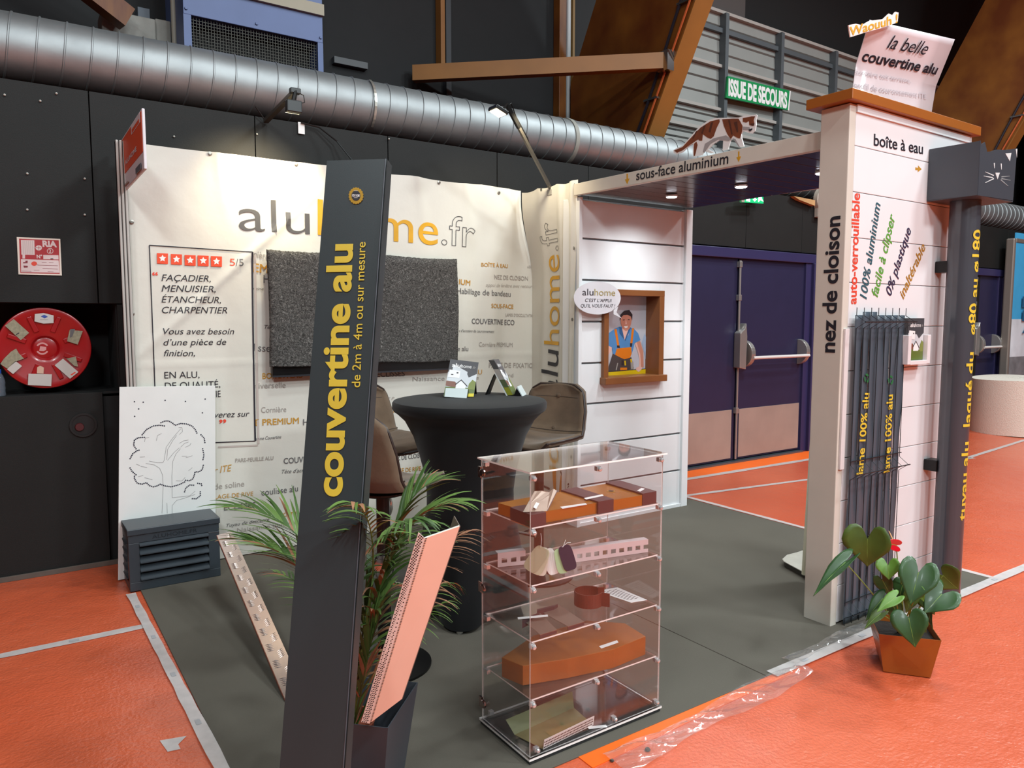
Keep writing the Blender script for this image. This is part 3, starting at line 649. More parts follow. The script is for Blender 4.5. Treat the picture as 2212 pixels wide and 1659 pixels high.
MB().tube([B_, B_+Vector((.03, 0, .02)), B_+Vector((.09, .03, -.05)), B_+(A_-B_)*.35+Vector((.03, 0, 0)), B_+(A_-B_)*.5]+[A_], .004, 6).build('lead', DKM, f2)
tag(box('clamp_block', A_+Vector((-.03, -.03, -.03)), A_+Vector((.03, .03, .012)), mat('clamp_grey', '9b9890', .5), bev=.004), 'small grey clamp holding the slanting lamp arm on the banner corner', 'clamp')
c0 = PY(650, 265, 5.03); c1 = PY(690, 275, 5.02); c2 = PY(728, 305, 5.0); c3 = PY(760, 345, 4.95)
tag(MB().tube([c0, c1, c2, c3, Vector((c3.x+.1, 4.9, 2.45))], .006, 6).build('power_cable', DKM), 'thin dark cable hanging over the dark wall behind the leaning plank', 'cable')
p = PY(651, 276, 5.04); tag(box('paper_tag', p+Vector((-.022, -.002, -.04)), p+Vector((.022, .004, .035)), WHT), 'small white paper tag on the dark wall under the duct', 'tag')
# ------------------------------------------------------------------ white siding wall with niche picture
sw = thing('siding_wall', (3.87, 4.15, 0), 'white aluminium siding wall panel at the back right of the stand', 'wall panel')
zl = [0.02, .30, .597, .892, 1.186, 1.483, 1.777, 2.065, 2.335]
ox0, ox1, oz0, oz1 = 3.575, 4.135, 1.045, 1.70
for z0, z1 in zip(zl[:-1], zl[1:]):
    mb = MB(); z0 += .007; z1 -= .007
    if z1 < oz0 or z0 > oz1: mb.box((3.352, 4.075, z0), (4.392, 4.092, z1))
    else:
        mb.box((3.352, 4.075, z0), (ox0, 4.092, z1)); mb.box((ox1, 4.075, z0), (4.392, 4.092, z1))
        if z0 < oz0: mb.box((ox0, 4.075, z0), (ox1, 4.092, min(z1, oz0)))
        if z1 > oz1: mb.box((ox0, 4.075, max(z0, oz1)), (ox1, 4.092, z1))
    mb.build('siding_board', WALU, sw, bev=.0015)
GRV = mat('joint_grey', '74777a', .6)
mb = MB(); mb.box((3.352, 4.093, .02), (ox0, 4.10, 2.34)); mb.box((ox1, 4.093, .02), (4.392, 4.10, 2.34)); mb.box((ox0, 4.093, .02), (ox1, 4.10, oz0)); mb.box((ox0, 4.093, oz1), (ox1, 4.10, 2.34)); mb.build('joint_backing', GRV, sw)
box('edge_trim', (3.322, 4.055, 0), (3.352, 4.24, 2.345), WALU, sw, bev=.003); box('edge_trim', (4.392, 4.055, 0), (4.46, 4.24, 2.345), WALU, sw, bev=.003)
box('rear_panel', (3.35, 4.225, 0), (4.392, 4.24, 2.34), WALU, sw)
box('base_profile', (3.35, 4.06, 0), (4.392, 4.10, .03), WALU, sw)
# copper window surround
wf = thing('window_surround', (3.85, 4.07, 1.03), 'copper brown window surround with deep reveal set in the white siding wall', 'window frame')
fr = [((3.552, 4.045, 1.075), (3.597, 4.20, 1.716)), ((4.107, 4.045, 1.075), (4.157, 4.20, 1.716))]
COPR = mat('copper_frame', '84522f', .35, .1, var=.05)
for a, b in fr: box('frame_jamb', a, b, COPR, wf, bev=.003)
box('frame_head', (3.552, 4.044, 1.672), (4.157, 4.20, 1.716), COPR, wf, bev=.003)
box('sill', (3.54, 4.01, 1.028), (4.165, 4.20, 1.078), COPR, wf, bev=.004)
pb = thing('cutout_picture', (3.85, 4.19, 1.08), 'printed picture of a smiling craftsman in orange dungarees inside the copper window', 'picture')
box('backing', (3.597, 4.192, 1.078), (4.107, 4.20, 1.672), mat('picture_backing', 'bdbcc4', .35), pb)
Z7 = lambda x, y: PY(1230+x/5.926, 580+y/5.926, 4.19)
SK = mat('print_skin', 'c98670', .6); SK2 = mat('print_skin_light', 'deb0a4', .6); BLU = mat('print_blue', '4d86bd', .6); ORB = mat('print_orange', 'd9760c', .6); HAIR = mat('print_hair', '2a2126', .6); BELT = mat('print_belt', '453b3a', .6); YLW = mat('print_yellow', 'd8b400', .6); BLD = mat('print_dark_blue', '2d5c8c', .6)
def P7(pts, m, l, nm='print_shape'): poly(Z7, pts, m, pb, nm, thick=.0004, lift=l)
P7([(500,830),(580,770),(640,745),(760,745),(830,775),(880,830),(908,915),(835,955),(815,1040),(790,1110),(560,1120),(545,1010),(500,990)], BLU, .0004, 'shirt')
P7([(497,985),(545,1010),(530,1060),(497,1110)], SK2, .0004, 'arm'); P7([(835,955),(905,930),(945,1060),(950,1260),(890,1290),(895,1150),(870,1050)], SK, .0004, 'arm')
P7([(835,955),(860,945),(905,1100),(915,1280),(890,1290),(895,1150),(870,1050)], SK2, .0009, 'arm_light')
P7([(665,760),(765,760),(755,850),(705,915),(665,840)], SK2, .0009, 'neck')
P7([(655,625),(690,575),(760,575),(795,640),(788,710),(765,775),(722,805),(680,770),(655,700)], SK, .0014, 'face')
P7([(640,670),(650,590),(700,540),(765,532),(805,590),(800,665),(785,615),(740,592),(690,597),(662,625)], HAIR, .0019, 'hair')
P7([(694,738),(748,733),(738,760),(708,762)], WHT, .0019, 'smile'); P7([(680,655),(705,652),(705,661),(681,664)], HAIR, .0019, 'eye'); P7([(745,650),(770,652),(769,661),(745,660)], HAIR, .0019, 'eye')
P7([(716,665),(726,665),(734,712),(712,714)], SK2, .0019, 'nose')
P7([(640,750),(670,760),(705,915),(640,830)], BLD, .0011, 'collar'); P7([(765,750),(785,760),(715,930),(705,915)], BLD, .0011, 'collar')
P7([(605,1025),(790,1005),(795,1090),(770,1150),(700,1160),(580,1115)], ORB, .0012, 'bib')
P7([(573,780),(603,772),(637,985),(610,985)], ORB, .0012, 'strap'); P7([(800,765),(828,765),(802,975),(775,980)], ORB, .0012, 'strap')
P7([(608,985),(640,985),(645,1020),(606,1010)], HAIR, .0017, 'buckle'); P7([(775,955),(803,955),(800,1000),(775,1000)], HAIR, .0017, 'buckle')
P7([(555,1090),(700,1165),(790,1135),(825,1280),(720,1300),(500,1315),(503,1250)], BELT, .0016, 'tool_belt')
P7([(650,1268),(735,1268),(735,1302),(645,1302)], ORB, .002, 'pouch'); P7([(700,1180),(718,1180),(722,1240),(704,1240)], YLW, .002, 'tool'); P7([(775,1160),(795,1160),(800,1200),(782,1205)], YLW, .002, 'tool')
P7([(610,1210),(622,1210),(602,1300),(590,1300)], LGR, .002, 'tool'); P7([(665,1175),(695,1178),(695,1240),(665,1240)], HAIR, .002, 'tool'); P7([(780,1200),(815,1190),(820,1285),(785,1290)], LGR, .0019, 'pouch')
P7([(497,1325),(995,1285),(995,1345),(497,1370)], YLW, .0021, 'spirit_level'); P7([(497,1318),(995,1278),(995,1286),(497,1327)], HAIR, .0022, 'level_edge')
P7([(845,1275),(880,1255),(935,1265),(920,1290),(885,1325),(855,1305)], SK2, .0027, 'hand')
P7([(925,960),(960,830),(990,900),(990,1240),(940,1000)], mat('print_pale_blue', '9fb0c9', .6), .0003, 'background_shape')
bb = thing('speech_bubble', (3.5, 4.02, 1.53), 'white oval speech bubble sign beside the craftsman picture', 'sign')
Z7b = lambda x, y: PY(1230+x/5.926, 580+y/5.926, 4.025)
poly(Z7b, [(352+300*math.cos(2*math.pi*k/40), 377+212*math.sin(2*math.pi*k/40)) for k in range(40)], mat('glossy_white_sheet', 'd6d4d8', .12, coat=.5), bb, 'bubble', thick=.004)
poly(Z7b, [(560, 520), (620, 490), (600, 560), (665, 640), (560, 585)], MATS['glossy_white_sheet'], bb, 'bubble_tail', thick=.004)
wr('alu', Z7b, (160, 343), (302, 345), (160, 258), BLK, bb, lift=.0055); wr('home', Z7b, (315, 345), (580, 350), (315, 262), mat('pale_gold_print', 'a2925a', .4), bb, lift=.0055)
wr('C’EST L’APPUI', Z7b, (195, 425), (535, 432), (200, 385), BLK, bb, lift=.0055, shear=.2); wr('QU’IL VOUS FAUT !', Z7b, (140, 497), (580, 500), (145, 455), BLK, bb, lift=.0055, shear=.2)
# ------------------------------------------------------------------ canopy (soffit) on posts
cn = thing('canopy', (3.88, 3.1, 2.33), 'white canopy frame with dark glossy soffit slats spanning from wall to pillar', 'canopy')
zb_ = lambda y: 2.318+.0195*(y-2.2); zt_ = lambda y: 2.404+.0155*(y-2.2)
for x0, x1, nm in ((3.298, 3.335, 'fascia'), (4.42, 4.46, 'fascia')):
    MB().prism([(x0, 2.165, zb_(2.165)+(.02 if x0 > 4 else 0)), (x0, 4.09, zb_(4.09)+(.02 if x0 > 4 else 0)), (x0, 4.09, zt_(4.09)), (x0, 2.165, zt_(2.165))], (x1-x0, 0, 0)).build(nm, CREAM, cn, bev=.002)
SOF = mat('dark_aubergine_soffit', '0f0b16', .22, 0, .3)
n = 15
for k in range(n):
    y0 = 2.175+(4.06-2.175)*k/n; y1 = y0+(4.06-2.175)/n-.008; z = 2.345+.012*k/n
    MB().prism([(3.336, y0, z), (3.336, y1, z), (3.336, y1, z+.012), (3.336, y0, z+.012)], (4.419-3.336, 0, 0)).build('soffit_slat', SOF, cn, bev=.002)
MB().box((3.336, 2.17, 2.359), (4.42, 4.07, 2.372)).build('slat_backing', mat('soffit_joint', '5a4c5c', .5), cn)
for (x, y) in ((3.82, 3.67), (3.90, 3.15), (3.93, 2.60)):
    d = thing('downlight', (x, y, 2.33), {3.67: 'round recessed downlight in the soffit nearest the white siding wall', 3.15: 'middle one of the three round soffit downlights', 2.6: 'round soffit downlight nearest the tall pillar'}[y], 'downlight', 'downlights in the canopy soffit')
    MB().lathe([(.034, 0), (.040, -.001), (.040, .010), (.034, .010)], (x, y, 2.337), 24).build('trim_ring', WALU, d, smooth=True)
    MB().lathe([(.034, 0), (.034, .003)], (x, y, 2.3335), 24).build('lens', mat('led_glow', 'f2f6ff', .3, emit=25), d)
FC = lambda x, y: PX(x, y, 3.298)
wr('sous-face aluminium', FC, (1374.5, 389.5), (1573.5, 353), (1374.5, 369), BLK, cn, bold=.012)
for cx, cyy in ((1355, 375), (1596, 327)):
    ar = [(cx-1.5, cyy), (cx+1.5, cyy), (cx+1.5, cyy+11), (cx+5, cyy+10.5), (cx, cyy+23), (cx-5, cyy+12.5), (cx-1.5, cyy+12)]
    poly(FC, ar, GOLD, cn, 'arrow')
# cat cut-out walking on the canopy
ct = thing('cat_cutout', (3.31, 2.85, 2.41), 'flat printed brown and white walking cat cut-out standing on the canopy edge', 'cutout')
ZC = lambda x, y: PX(1440+x/4.148, y/4.148, 3.318)
cat = [(66,1347),(90,1333),(150,1306),(228,1216),(300,1134),(380,1080),(440,1058),(530,1057),(650,1055),(700,1040),(760,1034),(808,1028),(817,1033),(806,1080),(808,1120),(798,1172),(772,1198),(745,1194),(692,1175),(676,1200),(679,1240),(699,1312),(668,1320),(632,1282),(600,1240),(578,1262),(556,1340),(508,1350),(513,1262),(480,1258),(424,1292),(378,1340),(430,1366),(400,1374),(345,1355),(322,1390),(250,1405),(240,1380),(243,1288),(205,1312),(150,1364),(92,1384),(68,1368)]
poly(ZC, cat, WHT, ct, 'cat_outline', thick=.006)
CB = mat('cat_brown', '7c3f22', .6, var=.3, scale=14); CD = mat('cat_dark_brown', '4e2618', .6); CG = mat('cat_grey', 'a09a9a', .6)
def PC(pts, m, l=.0065, nm='fur_patch'): poly(ZC, pts, m, ct, nm, thick=.0006, lift=l)
PC([(75,1350),(150,1318),(235,1226),(310,1146),(400,1088),(480,1070),(484,1090),(455,1150),(430,1222),(402,1245),(370,1232),(332,1204),(326,1262),(302,1262),(290,1250),(250,1276),(190,1318),(150,1348),(100,1370)], CB)
PC([(505,1070),(600,1064),(652,1064),(672,1100),(688,1130),(683,1180),(664,1242),(640,1236),(604,1215),(582,1250),(550,1200),(520,1130)], CB)
PC([(690,1060),(770,1044),(800,1044),(788,1078),(795,1112),(780,1130),(748,1122),(745,1085),(720,1100),(690,1092)], CB)
PC([(430,1240),(540,1214),(590,1250),(560,1265),(470,1250),(400,1290),(345,1372),(332,1362),(350,1290)], CG)
PC([(690,1135),(750,1140),(760,1165),(690,1165)], CG); PC([(740,1165),(775,1150),(778,1160),(755,1180)], BLK, .0073)
for q in ([(560,1080),(575,1075),(600,1200),(590,1210)], [(610,1100),(640,1090),(650,1180),(640,1190)], [(405,1100),(425,1095),(400,1190),(385,1180)], [(340,1130),(360,1120),(330,1200),(318,1195)], [(760,1110),(795,1105),(793,1128),(765,1126)], [(270,1180),(285,1168),(250,1240),(236,1245)]): PC(q, CD, .0073, 'fur_stripe')
PC([(252,1290),(275,1270),(285,1300),(262,1395),(250,1400)], CB); PC([(600,1240),(625,1248),(664,1318),(655,1320)], CG, .0066)
# ------------------------------------------------------------------ pillar
pl = thing('display_pillar', (3.82, 2.09, 0), 'tall white siding pillar with copper brown cap at the right front of the stand', 'pillar')
box('nose_profile', (3.25, 2.02, 0), (3.30, 2.168, 2.49), CREAM, pl, bev=.004)
box('rear_panel', (3.30, 2.15, 0), (4.39, 2.168, 2.49), WALU, pl)
PW = mat('white_pillar_panel', 'e3e1e2', .22, 0, .5, var=.01)
zp = [.012]+[.2+.2105*k for k in range(11)]+[2.49]
for z0, z1 in zip(zp[:-1], zp[1:]): box('siding_board', (3.302, 2.021, z0+.0015), (4.385, 2.036, z1-.0015), PW, pl, bev=.002)
box('core', (3.31, 2.037, .01), (4.38, 2.149, 2.48), GRV, pl)
box('corner_trim', (4.375, 2.012, 0), (4.395, 2.165, 2.49), WALU, pl, bev=.002)
box('top_trim', (3.30, 2.012, 2.455), (4.38, 2.021, 2.49), WALU, pl)
cap = thing('pillar_cap', (3.82, 2.09, 2.492), 'copper brown coping cap lying on top of the white pillar', 'coping')
box('cap_body', (3.208, 1.985, 2.494), (4.437, 2.222, 2.542), mat('copper_cap', '9c5a22', .35, .1), cap, bev=.003)
FP = lambda x, y: PY(x, y, 2.021); FN = lambda x, y: PX(x, y, 3.25)
wr('nez de cloison', FN, (1803, 762), (1815, 466), (1774, 762), BLK, pl, bold=.026)
wr('boîte à eau', FP, (1887, 314), (1993, 333), (1887, 289), BLK, pl, bold=.012)
poly(FP, [(1977, 361.5), (1983, 362.5), (1983, 357.5), (1990.5, 365.5), (1982, 372), (1982.5, 368), (1977, 367)], GOLD2, pl, 'arrow')
TEAL = mat('teal_print', '2b5561', .5); GRNP = mat('green_print', '5a9a3c', .5); OCH = mat('ochre_print2', 'a9782c', .5); VIO = mat('violet_black_print', '332a45', .5)
wr('auto-verrouillable', FP, (1849, 657), (1857, 418), (1833.5, 657), RED, pl, bold=.02)
wr('100% aluminium', FP, (1871, 647), (1901.5, 441), (1857, 642), TEAL, pl, bold=.016, shear=.15)
wr('facile à clipser', FP, (1895, 643), (1933.5, 468), (1881, 636), GRNP, pl, bold=.016, shear=.15)
wr('0% plastique', FP, (1923.5, 641), (1968, 498), (1911, 634), VIO, pl, bold=.016, shear=.15)
wr('inaltérable', FP, (1951, 647), (1999, 535), (1939.5, 639), OCH, pl, bold=.016, shear=.15)
# sign on the pillar
def plane_fn(P, Q, R):
    N_ = (Q-P).cross(R-P).normalized()
    def fn(x, y): d = ray(x, y); return CC + d*((P-CC).dot(N_)/d.dot(N_))
    return fn
tb = thing('coping_sign', (3.75, 2.1, 2.545), 'bent white plastic sign board standing on the copper pillar cap', 'sign')
bl, br_ = PY(1839, 203, 2.10), PY(2009.5, 236, 2.10); bl.z = br_.z = 2.545
ml, mr = PY(1849, 140, 2.10), PY(2021, 186, 2.10)
tl, tr = PY(1879, 43, 2.03), PY(2062, 85, 2.03)
SGN = mat('rosy_white_sheet', 'd8cccf', .22, coat=.3)
def sheetf(u, v):
    if v < .42: t = v/.42; return bl.lerp(ml, t).lerp(br_.lerp(mr, t), u)
    t = (v-.42)/.58; return ml.lerp(tl, t).lerp(mr.lerp(tr, t), u)
MB().grid(sheetf, 4, 12).build('sign_sheet', SGN, tb, smooth=True, solid=.004)
fup = plane_fn(ml, mr, tl); flo = plane_fn(bl, br_, ml)
wr('la belle', fup, (1914, 104), (1999, 119), (1919, 74), BLK, tb, lift=.004, shear=.35); wr('couvertine alu', fup, (1859, 131), (2021, 161), (1862, 107), BLK, tb, lift=.004, bold=.022, shear=.1)
wr('acrotère toit terrasse,', flo, (1846, 161), (1964, 180), (1846, 151), mat('faint_grey_print', 'aaa0a5', .5), tb, lift=.008); wr('profil de couronnement ITE', flo, (1842, 190), (1999, 214), (1842, 178), MATS['faint_grey_print'], tb, lift=.008)
tb2 = thing('word_cutout', PY(1885, 62, 1.99), 'small gold lettered white cut-out sign tilted over the sign board', 'sign')
fw_ = lambda x, y: PY(x, y, 2.0)
poly(fw_, [(1831, 55), (1846, 52), (1860, 55), (1875, 46), (1890, 44), (1905, 42), (1918, 30), (1926, 34), (1932, 26), (1939, 28), (1937, 48), (1932, 51), (1900, 62), (1870, 70), (1835, 81)], mat('cream_sheet', 'efdcd6', .4), tb2, 'backing', thick=.005)
wr('Waouuh !', fw_, (1835, 78), (1938, 49), (1831, 60), GOLD, tb2, lift=.0065, bold=.02, shear=.15)
# ------------------------------------------------------------------ gutter box with cat face, round pipe
gb = thing('gutter_hopper', (4.16, 1.9, 2.105), 'anthracite rain hopper box with cut-out cat ears and painted cat face', 'gutter box')
FG = lambda x, y: PY(x, y, 1.775); ANT2 = mat('anthracite_box', '3b4047', .4, 0, .5, bump=.04, bscale=300)
top = [(2118.2, 302.8), (2120, 311.6), (2127.6, 307), (2132.6, 328), (2140, 327), (2154, 323), (2169, 324), (2197, 320.5), (2188.5, 433), (2112.3, 422)]
MB().prism([FG(*q) for q in top], (0, .004, 0)).build('front_panel', ANT2, gb)
MB().prism([(3.965, 1.777, 2.106), (3.965, 2.018, 2.112), (3.965, 2.018, 2.37), (3.965, 1.777, 2.366)], (.004, 0, 0)).build('side_panel', ANT2, gb)
MB().prism([(4.352, 1.777, 2.112), (4.352, 2.018, 2.112), (4.352, 2.018, 2.37), (4.352, 1.777, 2.372)], (.004, 0, 0)).build('side_panel', ANT2, gb)
box('bottom_panel', (3.967, 1.777, 2.106), (4.354, 2.018, 2.112), ANT2, gb); box('back_panel', (3.969, 2.012, 2.112), (4.352, 2.018, 2.37), ANT2, gb)
Zc = lambda x, y: FG(1820+x/3.95, 280+y/3.95); CW = mat('cut_white', 'cfd3d2', .4)
def ln(a, b, wd, m=CW):
    dx, dy = b[0]-a[0], b[1]-a[1]; L = math.hypot(dx, dy); nx, ny = -dy/L*wd/2, dx/L*wd/2
    poly(Zc, [(a[0]-nx, a[1]-ny), (b[0]-nx*.4, b[1]-ny*.4), (b[0]+nx*.4, b[1]+ny*.4), (a[0]+nx, a[1]+ny)], m, gb, 'whisker', thick=.0008)
for a, b in (((1290, 392), (1217, 360)), ((1282, 410), (1204, 396)), ((1290, 418), (1218, 453))): ln(a, b, 9)
for a, b in (((1355, 403), (1425, 397)), ((1355, 418), (1432, 433)), ((1350, 428), (1413, 482))): ln(a, b, 9, mat('whisker_grey', '8a8f90', .4))
ln((1294, 285), (1296, 330), 9); ln((1353, 290), (1356, 341), 9)
poly(Zc, [(1303, 368), (1341, 368), (1322, 425)], CW, gb, 'nose'); poly(Zc, [(1388, 203), (1440, 198), (1427, 270)], CW, gb, 'ear_mark'); poly(Zc, [(1477, 166), (1490, 163), (1487, 240)], CW, gb, 'ear_mark')
TC = (4.13, 1.905); TR_ = .071
tbp = thing('round_pipe', (*TC, 0), 'dark grey round rainwater pipe standing under the hopper box', 'pipe')
mb = MB(); seg = 48; o = 0
for z in (.0, 2.105):
    for k in range(seg):
        a = 2*math.pi*k/seg; r = TR_*(1-.035*(k % 8 == 0)); mb.v.append((TC[0]+r*math.cos(a), TC[1]+r*math.sin(a), z))
for k in range(seg): mb.f.append((k, (k+1) % seg, seg+(k+1) % seg, seg+k)); mb.mi.append(0)
mb.f.append(tuple(range(seg))[::-1]); mb.f.append(tuple(range(seg, 2*seg))); mb.mi += [0, 0]
mb.build('pipe_tube', mat('anthracite_pipe', '3d4148', .28, 0, .6, coat=.3), tbp, smooth=True)
tc_dir = math.atan2(-TC[1], -TC[0])          # towards the viewer's side of the stand
def cyl(p): # p = (arc length, _, z)
    a = tc_dir+math.radians(80)-p[0]/(TR_+.001); return (TC[0]+(TR_+.0012)*math.cos(a), TC[1]+(TR_+.0012)*math.sin(a), p[2])
for s, z0, z1 in (('tuyau alu', .44, .86), ('laqué du', .94, 1.33), ('ø80 au ø180', 1.42, 1.955)):
    letter(s, (0, 0, z0), (0, 0, z1), (.055, 0, z0), YEL, tbp, bold=.02, conform=(0, .008, cyl), lift=0)
for (x, y) in ((2036, 577), (2011, 1004)):
    p = PY(x, y, 1.99); box('pipe_bracket', (p.x-.02, 1.95, p.z-.03), (p.x+.06, 2.02, p.z+.03), DKM, tbp, bev=.004)
# ------------------------------------------------------------------ welded fence panel with slats
fp_ = thing('fence_panel_sample', (3.53, 1.98, 0), 'anthracite welded wire fence panel sample with woven dark slats on the pillar', 'fence panel')
WIR = mat('anthracite_wire', '1d2226', .35, .2)
folds = [(1.487, .03), (.765, .035), (.075, .03)]
def wirepts(x):
    P = [(x, 1.985, 0.0)]
    for zc, hh in folds[::-1]: P += [(x, 1.985, zc-hh), (x, 1.938, zc), (x, 1.985, zc+hh)]
    return P+[(x, 1.985, 1.555)]
wx = [3.312+.0625*k for k in range(8)]
for x in wx: MB().tube(wirepts(x), .0019, 6).build('vertical_wire', WIR, fp_)
for zc, hh in folds:
    MB().tube([(wx[0]-.01, 1.935, zc), (wx[-1]+.012, 1.935, zc)], .003, 6).build('cross_wire', WIR, fp_)
    if zc < 1.4: MB().tube([(wx[0]-.01, 1.982, zc+hh+.02), (wx[-1]+.01, 1.982, zc+hh+.02)], .0027, 6).build('cross_wire', WIR, fp_)
SLT = mat('anthracite_slat', '48545e', .38, 0, .5, var=.06); rs = random.Random(9)
for k in range(7):
    zt0 = 1.535 if k in (1, 2) else 1.52; ph = rs.uniform(0, 6); xm = wx[k]+.031+(.004 if k == 6 else 0)
    def sf(u, v, xm=xm, ph=ph, zt0=zt0, k=k):
        z = .012+(zt0-.012)*v; b = sum(gs(z, c[0], .07) for c in folds); tw = (.0045*math.sin(5*z+ph)+.003*math.sin(11*z+ph*2))*(1-b) ; wdt = .0300*(1-.06*(1-b)*abs(math.sin(3*z+ph)))
        return Vector((xm+(u-.5)*2*wdt+.2*tw, 1.992+tw*(u-.5)*2, z))
    MB().grid(sf, 2, 60).build('fence_slat', SLT, fp_, smooth=True, solid=.002)
FR = lambda x, y: PY(x, y, 1.986)
wr('lame 100% alu', FR, (1863, 1024), (1877, 849), (1850, 1024), YEL, fp_, bold=.02); wr('lame 100% alu', FR, (1921, 1019), (1928, 852), (1908.5, 1019), YEL, fp_, bold=.02)
RG = mat('recycle_green', '1f6b3c', .5)
for cx, cyy in ((1872, 817), (1924, 821)):
    for k in range(3):
        a0 = 2.094*k; ring = [(cx+5.5*math.cos(a0+.25*j)*(1), cyy+10*math.sin(a0+.25*j)) for j in range(7)]+[(cx+2.8*math.cos(a0+.25*j), cyy+5.5*math.sin(a0+.25*j)) for j in range(6, -1, -1)]
        poly(FR, ring, RG, fp_, 'recycling_arrow')
tag(MB().box((3.264, 2.008, .78), (3.298, 2.0195, 1.455)).build('profile_sample', mat('pale_profile', 'd9d3d2', .3), bev=.002), 'slim white vertical profile sample left of the fence panel on the pillar', 'profile')
def brochure_face(fn, parent, lift=0.0):
    """leaflet cover: dark band with the name, white house under a pale sky, green lawn"""
    D = mat('leaflet_dark', '47474a', .3, coat=.3); q = lambda pts, m, l, nm: poly(fn, pts, m, parent, nm, thick=.0003, lift=lift+l)
    q([(0, 0), (1, 0), (1, 1), (0, 1)], mat('leaflet_sky', 'c9cdd0', .3, coat=.3), .0, 'cover_sky')
    q([(0, 1), (0, .66), (.55, .62), (.7, .52), (1, .66), (1, 1)], D, .0004, 'cover_band')
    q([(.0, .28), (.0, .42), (.3, .40), (.42, .30), (.42, .24)], mat('leaflet_brick', '7a4d3c', .4), .0008, 'house_wing')
    q([(.35, .22), (.35, .33), (.5, .45), (.68, .32), (.68, .22)], WHT, .0012, 'house_wall'); q([(.32, .33), (.5, .47), (.74, .30), (.74, .27), (.5, .44), (.34, .31)], BLK, .0016, 'house_roof')
    q([(0, 0), (1, 0), (1, .24), (0, .26)], mat('leaflet_lawn', '5b6b2c', .4), .0010, 'lawn'); q([(.76, .2), (1, .2), (1, .42), (.88, .48), (.78, .36)], mat('leaflet_tree', '76803a', .4), .0014, 'tree')
    q([(.02, .52), (.42, .50), (.42, .70), (.04, .72)], WHT, .0012, 'inset_sheet')
    q([(.12, .58), (.2, .58), (.2, .60), (.12, .60)], BLK, .0016, 'inset_mark'); q([(.3, .63), (.36, .63), (.36, .66), (.3, .66)], BLK, .0016, 'inset_mark')
    A, B, Cc = fn(.10, .80), fn(.40, .80), fn(.10, .90); letter('alu', A, B, Cc, WHT, parent, bold=.02, lift=lift+.0012)
    letter('home', fn(.42, .80), fn(.78, .80), fn(.42, .90), WHT, parent, lift=lift+.0012); letter('.fr', fn(.82, .80), fn(.93, .80), fn(.82, .87), LGR, parent, lift=lift+.0012)
bh = thing('leaflet_holder', (3.86, 1.99, 1.27), 'white wall leaflet holder on the pillar right of the fence panel', 'leaflet holder')
HOL = mat('white_plastic', 'e0dada', .3)
box('back_plate', (3.745, 2.012, 1.27), (3.965, 2.019, 1.48), HOL, bh)
for a, b in (((3.745, 1.962, 1.27), (3.775, 2.012, 1.42)), ((3.935, 1.962, 1.27), (3.965, 2.012, 1.42))): box('holder_side', a, b, HOL, bh, bev=.003)
box('holder_base', (3.775, 1.962, 1.268), (3.935, 2.012, 1.29), HOL, bh, bev=.003)
lf = thing('leaflet', (3.86, 1.98, 1.29), 'stack of house leaflets in the holder on the white pillar', 'leaflet')
box('leaflet_stack', (3.778, 1.985, 1.29), (3.932, 2.005, 1.505), mat('leaflet_paper', '3f3c3e', .4), lf)
brochure_face(lambda u, v: Vector((3.78+.15*u, 1.9848, 1.292+.21*v)), lf)
# exit signs
ex = thing('exit_sign', PY(1632, 205, 6.925), 'green emergency exit board with white lettering on the metal cladding', 'sign')
FE = lambda x, y: PY(x, y, 6.925); GX = mat('exit_green', '0e8a4c', .4)
poly(FE, [(1569, 165.5), (1702, 197), (1698, 239), (1565, 212)], GX, ex, 'board', thick=.03); q = [(1702, 197), (1704.5, 197.5), (1700.5, 240), (1698, 239)]; poly(FE, q, WHT, ex, 'board_edge', thick=.03)
wr('ISSUE DE SECOURS', FE, (1569.5, 206), (1696, 234), (1571, 173), WHT, ex, lift=.032, bold=.045)
el = thing('exit_light', PY(1622, 433, 4.95), 'glowing green running man exit light above the violet door', 'sign')
FL_ = lambda x, y: PY(x, y, 4.97)
poly(FL_, [(1597, 425), (1645, 421), (1646, 440), (1598, 437)], mat('lit_green', '16a062', .3, emit=1.0), el, 'lit_face', thick=.02)
poly(FL_, [(1597, 425), (1606, 424), (1604, 437), (1598, 437)], mat('lamp_housing', '9c9488', .4), el, 'housing', thick=.024)
GLW = mat('lit_white', 'eafff4', .3, emit=2.5)
for pts in ([(1608, 426), (1616, 425), (1616, 436), (1608, 435)], [(1625, 425), (1628, 425), (1628, 431), (1631, 431), (1626, 436), (1622, 431), (1625, 431)], [(1634, 426), (1640, 424), (1642, 431), (1645, 436), (1638, 433), (1634, 437)]): poly(FL_, pts, GLW, el, 'pictogram', thick=.001, lift=.0235)
box('mount', PY(1622, 422, 5.0), PY(1632, 430, 5.05), MATS['lamp_housing'], el)
